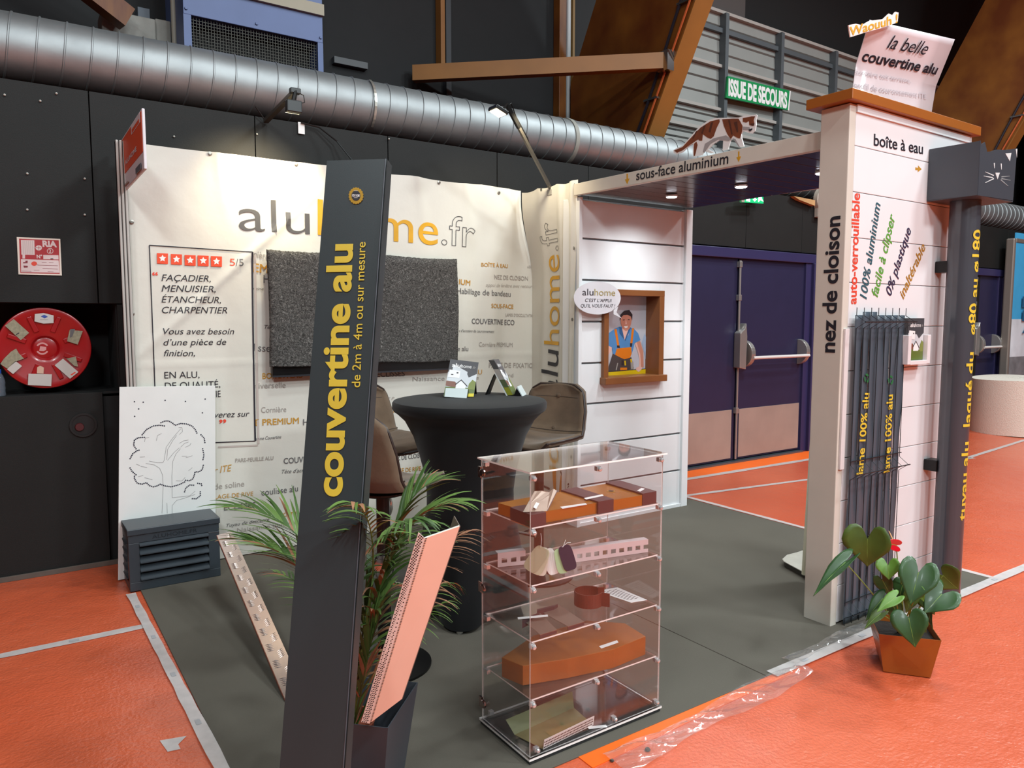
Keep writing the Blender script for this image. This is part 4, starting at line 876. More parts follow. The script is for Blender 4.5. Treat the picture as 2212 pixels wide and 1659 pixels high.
# ================================================================== TABLE, LEAFLETS, STOOLS
TX, TY = 1.905, 3.18
tbl = thing('high_table', (TX, TY, 0), 'round high table under a tight black stretch cover', 'table')
COV = mat('black_stretch_fabric', '0e0e0f', .75, 0, .25, sheen=.1, var=.1)
def table_cover():
    prof = [(.002, 1.10), (.2, 1.1005), (.36, 1.10), (.380, 1.096), (.387, 1.085), (.387, 1.062), (.380, 1.048), (.362, 1.035), (.326, 1.0), (.284, .92), (.254, .82), (.234, .74), (.220, .64), (.222, .56), (.236, .48), (.256, .38), (.276, .28), (.290, .18), (.298, .10), (.302, .02)]
    mb = MB(); seg = 64; a0 = math.radians(228)
    for (r, z) in prof:
        for k in range(seg):
            a = 2*math.pi*k/seg; c = .5+.5*math.cos(4*(a-a0)); t = max(0, 1-z/.62)**1.1 if z < .62 else 0
            rr = r*(1-t*.30*(1-c)); zz = z+(1-c)**1.5*t*.05*(1 if z < .25 else 0)*max(0, 1-z/.25)
            mb.v.append((TX+rr*math.cos(a), TY+rr*math.sin(a), max(.009, zz)))
    for i in range(len(prof)-1):
        for k in range(seg): k2 = (k+1) % seg; mb.f.append((i*seg+k, (i+1)*seg+k, (i+1)*seg+k2, i*seg+k2)); mb.mi.append(0)
    mb.f.append(tuple(range(seg))); mb.mi.append(0)
    return mb
table_cover().build('stretch_cover', COV, tbl, smooth=True)
for k in range(4):
    a = math.radians(228+90*k); MB().lathe([(.018, 0), (.016, .012)], (TX+.28*math.cos(a), TY+.28*math.sin(a), .006), 12).build('foot', CHR, tbl)
# leaflet stands on the table
ls1 = thing('leaflet_stand', (1.88, 3.27, 1.1), 'black and white leaflet stand facing forward on the table, left', 'leaflet holder')
q = [PD(960, 857, 3.775), PD(1008, 860, 3.765), PD(1011, 840, 3.79), PD(963, 838, 3.80)]
MB().prism(q, FW*.003).build('front_flap', mat('pale_flap', 'c6d0ce', .35), ls1)
MB().prism([PD(1008, 860, 3.768), PD(1013, 858, 3.85), PD(1011, 840, 3.80)], RT*.002).build('flap_side', DKM, ls1)
MB().prism([PD(965, 858, 3.83), PD(1020, 860, 3.83), PD(1027, 800, 3.90), PD(970, 798, 3.90)], FW*.004).build('rest_plate', DKM, ls1)
MB().prism([PD(970, 798, 3.905), PD(1027, 800, 3.905), PD(1030, 853, 3.99), PD(975, 850, 3.99)], FW*.004).build('rear_leg', DKM, ls1)
lq = [PD(958, 856, 3.81), PD(1023, 857, 3.81), PD(1034, 783, 3.88), PD(973, 776, 3.88)]
lf1 = thing('leaflet', lq[0], 'leaflet with a white house standing in the left table stand', 'leaflet')
MB().prism(lq, FW*.006).build('leaflet_pages', mat('leaflet_edge', 'cfcfcb', .4), lf1)
nn = (lq[1]-lq[0]).cross(lq[3]-lq[0]).normalized(); nn = nn if nn.dot(CC-lq[0]) > 0 else -nn
brochure_face(lambda u, v: (lq[0].lerp(lq[1], u)).lerp(lq[3].lerp(lq[2], u), v)+nn*.0006, lf1)
MB().prism([PD(1011, 857, 3.80), PD(1023, 857, 3.80), PD(1024, 850, 3.805), PD(1012, 850, 3.805)], -FW*.001).build('yellow_corner', mat('leaflet_yellow', 'dcc81e', .4), lf1)
ls2 = thing('leaflet_stand', (2.2, 3.3, 1.1), 'black and white leaflet stand seen sideways on the table, right', 'leaflet holder')
g0, g1 = PZ(1048, 853, 1.1), PZ(1129, 856, 1.1); fS = plane_fn(g0, g1, g0+Vector((0, 0, .1)))
vv = (PZ(1148, 847, 1.1)-g1).normalized()*.10
MB().prism([fS(1069, 807), fS(1066, 810), fS(1047.6, 853), fS(1052, 853)], vv*.7).build('rear_leg', DKM, ls2)
MB().prism([fS(1068, 806), fS(1071, 806), fS(1097, 856), fS(1094, 856)], vv).build('rest_plate', mat('white_edge', 'd8dcd8', .3), ls2)
MB().prism([fS(1117, 835), fS(1129, 856), fS(1127, 856), fS(1116, 838)], vv).build('front_flap', MATS['pale_flap'], ls2)
MB().prism([fS(1116, 838), fS(1127, 856), fS(1110, 856)], vv*.95).build('flap_support', DKM, ls2)
lf2 = thing('leaflet', fS(1100, 850), 'thick leaning stack of leaflets in the right table stand', 'leaflet')
MB().prism([fS(1055, 778), fS(1067, 778), fS(1108, 853), fS(1097, 854)], vv*.98).build('leaflet_stack', mat('leaflet_stack_edge', '4a4a49', .4), lf2)
u0, u1 = fS(1108, 853), fS(1067, 778); e0 = (u0-fS(1097, 854)).normalized()*.001
brochure_face(lambda u, v: u0.lerp(u1, v)+vv*.96*u+e0, lf2)
for (ya, yb, m) in ((.0, .22, mat('edge_yellow_green', '8a8a24', .5)), (.22, .44, mat('edge_green', '4f5a3a', .5)), (.44, .74, LGR)):
    a_, b_ = fS(1055, 778), fS(1067, 778); c_, d_ = fS(1097, 854), fS(1108, 853)
    MB().prism([c_.lerp(a_, ya), d_.lerp(b_, ya), d_.lerp(b_, yb), c_.lerp(a_, yb)], -vv*.005).build('page_edges', m, lf2)
# bar stools
SUE = mat('brown_suede', '675442', .8, 0, .3, var=.28, scale=7, bump=.1, bscale=60, sheen=.2); PIP = mat('dark_piping', '2a1c17', .5); SEAM = mat('seam_brown', '3d3127', .8)
def shell(u, v):
    K = [(.215, -.018), (.19, -.004), (.10, .0), (-.06, .0), (-.14, .015), (-.185, .07), (-.21, .17), (-.235, .28), (-.243, .315)]
    W = [.135, .19, .212, .215, .212, .208, .205, .18, .12]
    t = v*(len(K)-1); i = min(int(t), len(K)-2); f = t-i
    y = K[i][0]*(1-f)+K[i+1][0]*f; z = K[i][1]*(1-f)+K[i+1][1]*f; w_ = W[i]*(1-f)+W[i+1]*f
    x = (u*2-1)*w_; k = (u*2-1)**2; bk = min(1, max(0, (v-.4)/.25))
    return Vector((x, y+.045*k*bk, z+.032*k*(1-bk)*(1 if v > .1 else v*10)))
def make_stool(label):
    t = thing('bar_stool', (0, 0, 0), label, 'bar stool', 'brown suede stools around the black table'); H0 = .80
    O = lambda p: p+Vector((0, 0, H0))
    MB().grid(lambda u, v: O(shell(u, v)), 14, 32).build('seat_shell', SUE, t, smooth=True, solid=.036)
    rim = [O(shell(0, k/20)) for k in range(21)]+[O(shell(k/8, 1)) for k in range(1, 9)]+[O(shell(1, 1-k/20)) for k in range(1, 21)]+[O(shell(1-k/8, 0)) for k in range(1, 9)]
    MB().tube(rim+[rim[0]], .008, 6).build('piping', PIP, t, smooth=True)
    for (u, v) in ((.5, .84), (.5, .60)):
        p = O(shell(u, v)); MB().lathe([(.012, 0), (.014, .006), (.004, .012)], (0, 0, 0), 12, M=Matrix.Rotation(-math.pi/2, 4, 'X') if v > .55 else None).build('button', SUE, t, smooth=True, base=(0, 0, 0)).location = p+Vector((0, .018, .0))
    sm = MB(); sm.tube([O(shell(u/10, .545))+Vector((0, .012, .012)) for u in range(11)], .0035, 5); sm.build('seat_seam', SEAM, t)
    MB().tube([O(shell(u/10, .83))+Vector((0, .017, .002)) for u in range(1, 10)], .0025, 5).build('back_seam', SEAM, t)
    MB().tube([(0, 0, .03), (0, 0, .45), (0, 0, H0-.03)], [.03, .028, .028], 16).build('gas_column', DKM, t, smooth=True)
    MB().lathe([(.035, .40), (.044, .43), (.044, .47), (.035, .50)], (0, 0, 0), 20).build('column_collar', CHR, t, smooth=True)
    MB().lathe([(.20, .006), (.20, .016), (.12, .028), (.03, .045)], (0, 0, 0), 40).build('base_disc', DKM, t, smooth=True)
    MB().lathe([(.09, H0-.04), (.12, H0-.03), (.12, H0-.022)], (0, 0, 0), 20).build('mounting_plate', DKM, t)
    MB().tube([(.0, .0, .30), (.0, .16, .30), (.09, .17, .30), (-.09, .17, .30)], .009, 8).build('footrest', CHR, t)
    return t
st = make_stool('brown suede bar stool behind the table at left, its seat facing us')
lay = [(st, (1.715, 3.80), None), (None, (1.285, 2.87), 'brown suede bar stool seen from behind, nearest us beside the leaning plank'), (None, (2.50, 3.40), 'brown suede bar stool half hidden behind the right edge of the table')]
for o, (x, y), lb in lay:
    if o is None: o = copy_tree(st); o['label'] = lb
    o.location = (x, y, 0); o.rotation_euler = (0, 0, math.atan2(TY-y, TX-x)-math.pi/2)
# ================================================================== LEFT: perforated panel, unit cover, tread strip
pn = thing('tree_panel', (.74, 4.71, 0), 'white metal panel with a perforated tree drawing leaning on the banner', 'panel')
PYP = 4.694; FT = lambda x, y: PY(x, y, PYP)
cr = [FT(255, 1252), FT(466, 1215), FT(465, 833), FT(258, 836)]; cr[0].z = cr[1].z = .007
MB().prism(cr, (0, .003, 0)).build('sheet', mat('white_panel_coat', 'dcdedb', .45), pn, bev=.001)
Z6 = lambda x, y: FT(240+x/3.53, 830+y/3.53)
dots = MB()
def dot(x, y, r=.0042): p = Z6(x, y); dots.prism([p+Vector((r*math.cos(2*math.pi*k/8), -.0004, r*math.sin(2*math.pi*k/8))) for k in range(8)], (0, -.0006, 0))
def walk(pl, st_, cb):
    d = 0
    for (x0, y0), (x1, y1) in zip(pl[:-1], pl[1:]):
        L = math.hypot(x1-x0, y1-y0)
        while d < L: cb(x0+(x1-x0)*d/L, y0+(y1-y0)*d/L); d += st_
        d -= L
for pl in ([(237,385),(270,345),(320,318),(370,312),(408,318)],[(380,293),(410,280),(440,280),(470,297),(487,313),(530,299),(580,303),(620,320),(645,350),(657,380)],[(685,385),(710,410),(715,445)],[(698,492),(708,540),(698,585)],[(703,618),(695,650),(670,668),(640,668),(635,690),(625,720),(600,735),(565,732)],[(560,745),(520,765),(460,782),(410,775),(375,762),(350,775),(320,782),(290,772),(270,750),(235,762),(200,755),(178,720),(178,690)],[(190,690),(160,665),(143,635)],[(145,567),(165,530),(200,505),(217,502)],[(190,492),(172,465),(178,425),(205,408),(235,405),(260,405)],[(560,820),(570,790),(600,768),(640,770)],[(660,755),(690,760),(692,780)],[(680,820),(680,850),(650,873),(610,872)]): walk(pl, 14, lambda x, y: dot(x, y))
for p in ((178,133),(245,137),(210,188),(180,245),(412,123),(567,131),(717,113),(696,218)): dot(*p)
dots.build('perforation', mat('hole_dark', '2b2d3c', .6), pn, kind='stuff')
lns = MB()
def seg_(a, b, wpx=1.3):
    A, B = Z6(*a), Z6(*b); d = B-A; s = Vector((-d.z, 0, d.x)).normalized()*.0010; o = Vector((0, -.0004, 0)); lns.prism([A-s+o, A+s+o, B+s+o, B-s+o], (0, -.0004, 0))
for pl in ([(388,985),(397,780),(392,690),(370,640),(330,615),(265,603)],[(290,585),(350,598),(395,598),(405,580),(420,480),(470,410),(530,340)],[(425,575),(430,500),(470,430),(500,390)],[(430,580),(480,520),(520,485)],[(465,865),(463,700),(470,590),(495,530),(530,490)],[(520,450),(555,430),(590,425)],[(530,480),(560,450),(590,440)],[(465,865),(530,858),(600,850),(640,815)],[(465,985),(465,925),(500,885),(560,868),(640,840)],[(428,985),(426,905)],[(345,430),(355,390),(385,375)],[(255,440),(260,410),(290,405)],[(220,555),(258,553)],[(190,608),(220,620)],[(225,625),(275,635)],[(205,705),(245,695)],[(255,712),(315,727)],[(540,548),(580,548)],[(570,560),(620,545)],[(590,660),(620,635)],[(495,735),(540,737),(565,710)],[(565,480),(600,465),(610,448)],[(515,330),(540,330),(545,360),(520,383)]):
    for a, b in zip(pl[:-1], pl[1:]): seg_(a, b)
lns.build('cut_line', mat('cut_grey', '8d8c8b', .6), pn, kind='stuff')
# anthracite unit cover with louvres
AC = mat('anthracite_cover', '31383e', .38, 0, .5, bump=.05, bscale=350)
ub = thing('unit_cover', (.72, 4.57, 0), 'dark grey louvred metal unit cover box in front of the white tree panel', 'cover box')
x0, x1, y0, y1, zt = .488, .962, 4.445, 4.688, .355
box('lid', (x0-.005, y0-.008, zt-.035), (x1+.005, y1, zt), AC, ub, bev=.004)
lz = [.075+.048*k for k in range(5)]; lx0, lx1 = x0+.055, x1-.06
mb = MB(); mb.box((x0, y0, .007), (x1, y0+.012, .055)); mb.box((x0, y0, .275), (x1, y0+.012, zt-.036)); mb.box((x0, y0, .055), (lx0, y0+.012, .275)); mb.box((lx1, y0, .055), (x1, y0+.012, .275))
mb.build('front_frame', AC, ub, bev=.002)
for z in lz: MB().prism([(lx0, y0-.012, z-.012), (lx0, y0+.03, z+.022), (lx0, y0+.03, z+.026), (lx0, y0-.012, z-.006)], (lx1-lx0, 0, 0)).build('louvre', AC, ub)
box('side_panel', (x1-.012, y0+.012, .007), (x1, y1, zt-.036), AC, ub)
mb = MB(); mb.box((x0, y0+.012, .007), (x0+.01, y1, .05)); mb.box((x0, y0+.012, .285), (x0+.01, y1, zt-.036)); mb.box((x0, y0+.012, .05), (x0+.01, y0+.05, .285)); mb.box((x0, y1-.04, .05), (x0+.01, y1, .285)); mb.build('side_frame', AC, ub)
for z in lz: MB().prism([(x0-.008, y0+.05, z-.012), (x0+.02, y0+.05, z+.02), (x0+.02, y0+.05, z+.024), (x0-.008, y0+.05, z-.006)], (0, y1-y0-.09, 0)).build('louvre', AC, ub)
box('inner_dark', (x0+.05, y0+.10, .02), (x1-.03, y0+.11, .30), DW2, ub)
letter('ALUHOME.FR', (x0+.12, y0, .288), (x1-.12, y0, .288), (x0+.12, y0, .308), mat('embossed_dark', '23282d', .3), ub)
# tread plate strip
TRD = mat('tread_aluminium', 'd3c2ba', .22, .95)
A_, B_ = PD(484, 1152, 4.02), PZ(640, 1512, .012)
d_ = (B_-A_); s_ = RT-d_.normalized()*RT.dot(d_.normalized()); s_.normalize(); n_ = s_.cross(d_).normalized(); n_ = n_ if n_.z > 0 else -n_
ts = thing('tread_strip', B_, 'long angled diamond plate strip leaning on the dark unit cover', 'metal strip')
wd = .040
MB().prism([A_-s_*wd, A_+s_*wd, A_+s_*wd-n_*.003, A_-s_*wd-n_*.003], d_).build('plate', TRD, ts)
MB().prism([A_-s_*wd, A_-s_*wd-n_*.022, A_-s_*(wd-.003)-n_*.022, A_-s_*(wd-.003)], d_).build('folded_edge', mat('pink_reflecting_edge', 'b8705c', .3, .8), ts)
mb = MB(); L_n = d_.length; dn = d_.normalized(); k = 0; t = .03
while t < L_n-.03:
    for j in range(5):
        c = A_+dn*(t+j*.011)+s_*(wd*(-.35 if k % 2 else .45)); dd = (dn*(.25 if k % 2 else -.25)+s_*(1 if k % 2 else .5)).normalized(); ee = n_.cross(dd)
        P = [c-dd*.016, c+ee*.0028, c+dd*.016, c-ee*.0028]; mb.add([P[0], P[1]+n_*.0, P[2], P[3]+n_*.0, c+n_*.0035], [(0, 1, 4), (1, 2, 4), (2, 3, 4), (3, 0, 4)])
    t += .058; k += 1
mb.build('tread_bars', TRD, ts, kind='stuff')
# ================================================================== LEANING COPING PLANK
pk = thing('coping_plank', (.55, 1.6, 0), 'tall anthracite coping plank with gold lettering leaning in the foreground', 'plank')
P0, P1, P2, P3 = PD(604, 1659, 1.81), PD(745, 1659, 1.79), PD(836, 343, 1.97), PD(706, 347, 1.99)
def ext(a, b): d = a-b; return a+d*((a.z-.008)/-(d.z))
P0, P1 = ext(P0, P3), ext(P1, P2)
nb_ = (P1-P0).cross(P3-P0).normalized(); nb_ = nb_ if nb_.dot(FW) > 0 else -nb_
PLK = mat('anthracite_plank', '2b3335', .42, 0, .5, bump=.03, bscale=500)
MB().prism([P0, P1, P2, P3], nb_*.003).build('front_face', PLK, pk)
ed = (P1-P0).normalized(); up_ = (P3-P0).normalized()
MB().prism([P1-ed*.003, P1, P2, P2-ed*.003], nb_*.045).build('side_flange', PLK, pk); MB().prism([P0, P0+ed*.003, P3+ed*.003, P3], nb_*.045).build('side_flange', PLK, pk)
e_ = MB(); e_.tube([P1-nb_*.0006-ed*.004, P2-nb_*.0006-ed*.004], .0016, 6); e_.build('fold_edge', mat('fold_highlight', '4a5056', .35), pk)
fK = plane_fn(P0-nb_*.0005, P1-nb_*.0005, P3-nb_*.0005)
PLY = mat('gold_plank_lettering', 'd2b93e', .4, .1, var=.15, scale=3)
wr('couvertine alu', fK, (737, 1073), (761, 527), (684, 1070), PLY, pk, bold=.032); wr('de 2m à 4m ou sur mesure', fK, (778, 837), (790, 523), (760, 836), PLY, pk, bold=.005)
poly(fK, [(769.3+(16.5 if k % 2 else 15)*math.cos(math.pi*k/18), 423+(18.5 if k % 2 else 17)*math.sin(math.pi*k/18)) for k in range(36)], mat('gold_badge', 'c49a3c', .3, .6), pk, 'gold_badge', thick=.001)
poly(fK, [(769.3+9.5*math.cos(math.pi*k/12), 423+11*math.sin(math.pi*k/12)) for k in range(24)], BLK, pk, 'badge_centre', thick=.001, lift=.001)
wr('15/10E', fK, (761, 425), (777.5, 426), (761, 420), WHT, pk, lift=.0026, bold=.02)
for yy in (415, 430): wr('—', fK, (765, yy), (773, yy), (765, yy-6), WHT, pk, lift=.0026)
# ================================================================== PALM IN DARK PLANTER
pm = thing('potted_palm', (.85, 2.0, 0), 'palm in a tapered dark grey square planter behind the leaning plank', 'potted plant')
zr = .30
Ar, Br = PZ(838, 1573, zr), PZ(903, 1474, zr); v1 = Br-Ar; v2 = Vector((-v1.y, v1.x, 0)).normalized()*v1.length
if v2.dot(RT) > 0: v2 = -v2
top4 = [Ar, Br, Br+v2, Ar+v2]; cen = sum(top4, Vector())/4; bot4 = [cen+(p-cen)*.72 for p in top4]
for p in bot4: p.z = .007
PLN = mat('anthracite_planter', '41454c', .4, 0, .5, var=.05)
for i in range(4):
    j = (i+1) % 4; q = [bot4[i], bot4[j], top4[j], top4[i]]; ci = Vector((cen.x, cen.y, .15)); nrm = (q[1]-q[0]).cross(q[3]-q[0]).normalized(); nrm = nrm if nrm.dot(ci-q[0]) > 0 else -nrm
    MB().prism(q, nrm*.003).build('planter_side', PLN, pm)
MB().prism([p+Vector((0, 0, .002)) for p in bot4], (0, 0, .004)).build('planter_bottom', PLN, pm)
pc = cen+(Ar+v2-cen)*.25; pc.z = 0
MB().lathe([(.065, .012), (.085, .24), (.09, .25), (.083, .25), (.08, .22), (.002, .22)], (pc.x, pc.y, 0), 24).build('grow_pot', mat('terracotta_pot', '7a3a26', .6), pm, smooth=True)
LG = [mat('palm_green', '3f5b26', .5, 0, .4, var=.25, scale=6), mat('palm_light_green', '5c7838', .5, 0, .4, var=.2, scale=6), mat('palm_dry', '96684a', .6, var=.3, scale=9), mat('palm_dark_green', '2f4a1e', .5, var=.2)]
def bez(P, n):
    P = [Vector(p) for p in P]; out = []
    for i in range(n+1):
        t = i/n; Q = P[:]
        while len(Q) > 1: Q = [Q[k].lerp(Q[k+1], t) for k in range(len(Q)-1)]
        out.append(Q[0])
    return out
rp = random.Random(21)
def frond(ctrl, leaf, count, mi, start=.45, droop=.5, wid=.008, spread=.9, dry=.15):
    c = bez(ctrl, 24)
    f = MB().tube(c, [.004*(1-.75*i/24) for i in range(25)], 6).build('frond', LG[mi] if mi != 2 else LG[2], pm, smooth=True)
    mb = MB()
    count = int(count*1.3); wid *= .85
    for k in range(count):
        t = start+(1-start)*(k+.5)/count; i = min(int(t*24), 23); p = c[i].lerp(c[i+1], t*24-i); tan = (c[i+1]-c[i]).normalized()
        side = tan.cross(Vector((0, 0, 1))); side = side.normalized() if side.length > .1 else RT
        for sg_ in (-1, 1):
            L = 1.15*leaf*(1-.55*abs(t-.62)/.4)*rp.uniform(.8, 1.15); ang = spread*(1-.6*(t-start)/(1-start))*rp.uniform(.8, 1.15)
            d = (tan*math.cos(ang)+side*sg_*math.sin(ang)+Vector((0, 0, .25))).normalized(); pts = []; q = p.copy(); n = 6
            for s in range(n+1): pts.append(q.copy()); d = (d+Vector((0, 0, -droop*.28))).normalized(); q = q+d*L/n
            m = 2 if rp.random() < dry or mi == 2 else (1 if rp.random() < .4 else mi)
            wv = d.cross(Vector((rp.uniform(-.4, .4), rp.uniform(-.4, .4), 1))).normalized(); o = len(mb.v)
            for s, x in enumerate(pts): ww = wid*math.sin(math.pi*min(.97, .12+.88*s/n))**.7*(1-.35*s/n); mb.v += [tuple(x-wv*ww), tuple(x+wv*ww)]
            for s in range(n): mb.f.append((o+2*s, o+2*s+1, o+2*s+3, o+2*s+2)); mb.mi.append(m if m < 4 else 0)
    mb.build('leaflets', LG, f, smooth=True, kind='stuff')
base = Vector((pc.x, pc.y, .22)); B0 = lambda dx=0, dy=0: base+Vector((dx, dy, 0))
frond([B0(), PD(800, 1300, 2.15), PD(835, 1100, 2.2), PD(985, 1085, 2.15)], .19, 17, 1, .5, .5, .007)
frond([B0(.02), PD(800, 1280, 2.1), PD(850, 1060, 2.1), PD(940, 1040, 2.2)], .17, 15, 0, .5, .35, .006)
frond([B0(), PD(815, 1300, 2.05), PD(830, 1110, 1.95), PD(760, 1085, 1.72)], .15, 14, 1, .55, .6, .007)
frond([B0(.01), PD(820, 1300, 2.1), PD(860, 1110, 2.05), PD(890, 1120, 1.95)], .17, 14, 0, .5, .9, .008)
frond([B0(-.02), PD(740, 1300, 2.35), PD(690, 1120, 2.45), PD(520, 1095, 2.4)], .22, 18, 0, .5, .35, .007)
frond([B0(-.02), PD(740, 1330, 2.3), PD(680, 1190, 2.4), PD(520, 1165, 2.3)], .19, 16, 0, .5, .35, .007, dry=.4)
frond([B0(-.03), PD(740, 1350, 2.5), PD(690, 1260, 2.7), PD(590, 1235, 2.8)], .14, 10, 3, .5, .4, .006)
frond([B0(.02), PD(850, 1350, 2.25), PD(900, 1180, 2.35), PD(1010, 1150, 2.4)], .17, 14, 2, .5, .7, .0035)
frond([B0(.03), PD(860, 1380, 2.2), PD(900, 1250, 2.3), PD(980, 1260, 2.35)], .12, 10, 0, .5, .9, .004, dry=.5)
frond([B0(.0, .02), PD(800, 1400, 2.05), PD(810, 1250, 2.05), PD(850, 1190, 2.05)], .15, 14, 0, .3, .8, .009, dry=.25)
frond([B0(.0, -.02), PD(795, 1420, 2.05), PD(800, 1330, 2.05), PD(835, 1280, 2.08)], .14, 12, 1, .3, .7, .009, dry=.25)
frond([B0(.01, -.02), PD(790, 1460, 2.05), PD(795, 1400, 2.05), PD(810, 1340, 2.05)], .13, 10, 0, .2, .1, .008, .4, dry=.1)
frond([B0(-.01, 0), PD(780, 1440, 2.1), PD(785, 1350, 2.1), PD(800, 1230, 2.1)], .13, 12, 3, .2, .5, .009, dry=.2)
frond([B0(.02, .02), PD(830, 1400, 2.3), PD(880, 1330, 2.4), PD(965, 1300, 2.4)], .11, 9, 1, .5, .8, .004, dry=.1)
for k in range(9):
    a = base+Vector((rp.uniform(-.03, .03), rp.uniform(-.03, .03), 0)); b = a+Vector((rp.uniform(-.04, .05), rp.uniform(-.04, .04), .28)); MB().tube([a, a.lerp(b, .5)+Vector((.006, 0, 0)), b], [.006, .005, .003], 6).build('stem', LG[k % 4], pm)
# copper-pink profile standing in the planter
q0, q1, q2, q3 = PD(798, 1563, 2.06), PD(868, 1510, 2.06), PD(993, 1137, 1.90), PD(918, 1163, 1.88)
pf = thing('pink_profile', q0, 'tall salmon pink folded profile with perforated edge standing in the dark planter', 'profile')
PNK = mat('salmon_lacquer', 'f6d3be', .5, 0, var=.03)
nq = (q1-q0).cross(q3-q0).normalized(); nq = nq if nq.dot(FW) > 0 else -nq
MB().prism([q0, q1, q2, q3], nq*.002).build('face', PNK, pf)
pe = [PD(780, 1560, 2.050), q0, q3, PD(904, 1150, 1.872)]
MB().prism(pe, nq*.002).build('perforated_flange', mat('pale_flange', 'e6dcd4', .45, .1), pf)
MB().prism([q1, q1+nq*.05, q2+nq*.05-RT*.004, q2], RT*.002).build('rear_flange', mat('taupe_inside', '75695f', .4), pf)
MB().prism([q3+nq*.002, q3+nq*.006, q2+nq*.006, q2+nq*.002], (q3-q0).normalized()*-.006).build('top_edge', mat('light_edge', 'd9d6cf', .4), pf)
hb = MB(); nf = (pe[1]-pe[0]).cross(pe[3]-pe[0]).normalized(); nf = nf if nf.dot(CC-pe[0]) > 0 else -nf
for k in range(92):
    v = (k+.5)/92
    for c in range(3):
        u = .16+.22*c+(.11 if k % 2 else 0)
        if u > .78: continue
        p = pe[0].lerp(pe[1], u).lerp(pe[3].lerp(pe[2], u), v)+nf*.0004; ax = (pe[1]-pe[0]).normalized(); ay = nf.cross(ax)
        hb.prism([p+(ax*math.cos(a)+ay*math.sin(a))*.0021 for a in [math.pi*i/3 for i in range(6)]], nf*.0003)
hb.build('perforation', mat('hole_black', '1f1b1a', .6), pf, kind='stuff')
hb = MB()
for k in range(120):
    v = (k+.5)/120; p = q0.lerp(q3, v)+(q1-q0).normalized()*.004-nq*.0004; ax = (q1-q0).normalized(); ay = nq.cross(ax); hb.prism([p+ax*-.0018+ay*-.0022, p+ax*.0018+ay*.0004, p+ax*.0018+ay*.0022, p-ax*.0018+ay*.0004], -nq*.0003)
hb.build('edge_slots', MATS['hole_black'], pf, kind='stuff')
# ================================================================== ACRYLIC DISPLAY CASE
AG = glassm('clear_acrylic', (.985, .975, .975), 1.0, .015, .045, fp=4.5); AG2 = glassm('clear_acrylic_shelf', (.985, .98, .98), 1.0, .03, .05, fp=4.0); AE = mat('acrylic_edge', 'fbf6f2', .2, 0, .6, emit=0, trans=0)
KN = mat('clear_connector', 'dcdcdc', .08, .65, .8)
dc = thing('display_case', (1.69, 2.08, .006), 'tall clear acrylic showcase with four shelves at the front edge of the carpet', 'display case')
def pane(name, a, b, m=AG, parent=dc):
    d = [b[i]-a[i] for i in range(3)]; ax = d.index(min(d)); mb = MB().box(a, b)
    ids = {2: (0, 1), 1: (2, 4), 0: (3, 5)}[ax]
    mb.mi = [0 if i in ids else 1 for i in range(6)]
    return mb.build(name, [m, AE], parent)
cx0, cx1, cy0, cy1, cz0, cz1 = 1.385, 1.99, 1.93, 2.235, .028, 1.0
pane('front_panel', (cx0, cy0, cz0), (cx1, cy0+.004, cz1)); pane('back_panel', (cx0, cy1-.004, cz0), (cx1, cy1, cz1))
pane('side_panel', (cx0, cy0+.004, cz0), (cx0+.004, cy1-.004, cz1)); pane('side_panel', (cx1-.004, cy0+.004, cz0), (cx1, cy1-.004, cz1))
pane('top_panel', (cx0-.01, cy0-.01, cz1), (cx1+.012, cy1+.01, cz1+.006), AG2)
pane('base_panel', (cx0-.008, cy0-.008, .020), (cx1+.008, cy1+.008, .028), AG2)
box('base_plinth', (cx0-.004, cy0-.004, .007), (cx1+.004, cy1+.004, .0195), mat('smoked_base', '2b2c2d', .15, 0, .6), dc)
szs = [PY(1149, 1142, 1.93).z, PY(1147, 1267.5, 1.93).z, PY(1146, 1390, 1.93).z, PY(1143, 1516.5, 1.93).z]
for z in szs: pane('shelf', (cx0+.012, cy0+.008, z-.005), (cx1-.012, cy1-.012, z), AG2)
def knob(x, y, z, axis='Y', s=1):
    M = Matrix.Rotation(math.pi/2, 4, 'X') if axis == 'Y' else Matrix.Rotation(-math.pi/2, 4, 'Y')
    mb = MB().box((x-.009, y-.0 if s > 0 else y-.016, z-.018), (x+.009, y+.016 if s > 0 else y, z-.002)); mb.lathe([(.004, -.006), (.0085, .003), (.008, .008), (.004, .011)], (x, y, z-.011), 12, M=M)
    mb.build('connector', KN, dc, bev=.0015)
for z in szs+[cz1-.004]:
    for x in (cx0+.012, (cx0+cx1)/2-.01, cx1-.012): knob(x, cy0+.004 if 0 else cy0-.001, z-.004)
    for x in (cx0+.014, cx1-.014): knob(x, cy1-.004, z-.004, s=-1)
for x in (cx0+.03, cx0+.38, cx1-.012): knob(x, cy0+.0, cz0+.028)
for x in (cx0+.03, cx1-.014): knob(x, cy1-.006, cz0+.028, s=-1)
for z in szs: box('corner_support', (cx0+.004, cy1-.03, z-.022), (cx0+.02, cy1-.005, z-.005), KN, dc, bev=.002)
for (px_, py_) in ((1047, 1022), (1047, 1271), (1044, 1518)):
    z = PX(px_, py_, cx0).z; mb = MB(); mb.box((cx0-.006, cy1-.004, z-.02), (cx0+.002, cy1+.014, z+.02)); mb.lathe([(.016, 0), (.016, .006), (.012, .010)], (cx0-.001, cy1-.016, z), 16, M=Matrix.Rotation(-math.pi/2, 4, 'Y')); mb.build('hinge', mat('hinge_chrome', 'b09c98', .15, 1), dc, bev=.001)
LBL = mat('paper_label', 'f0ecea', .5)
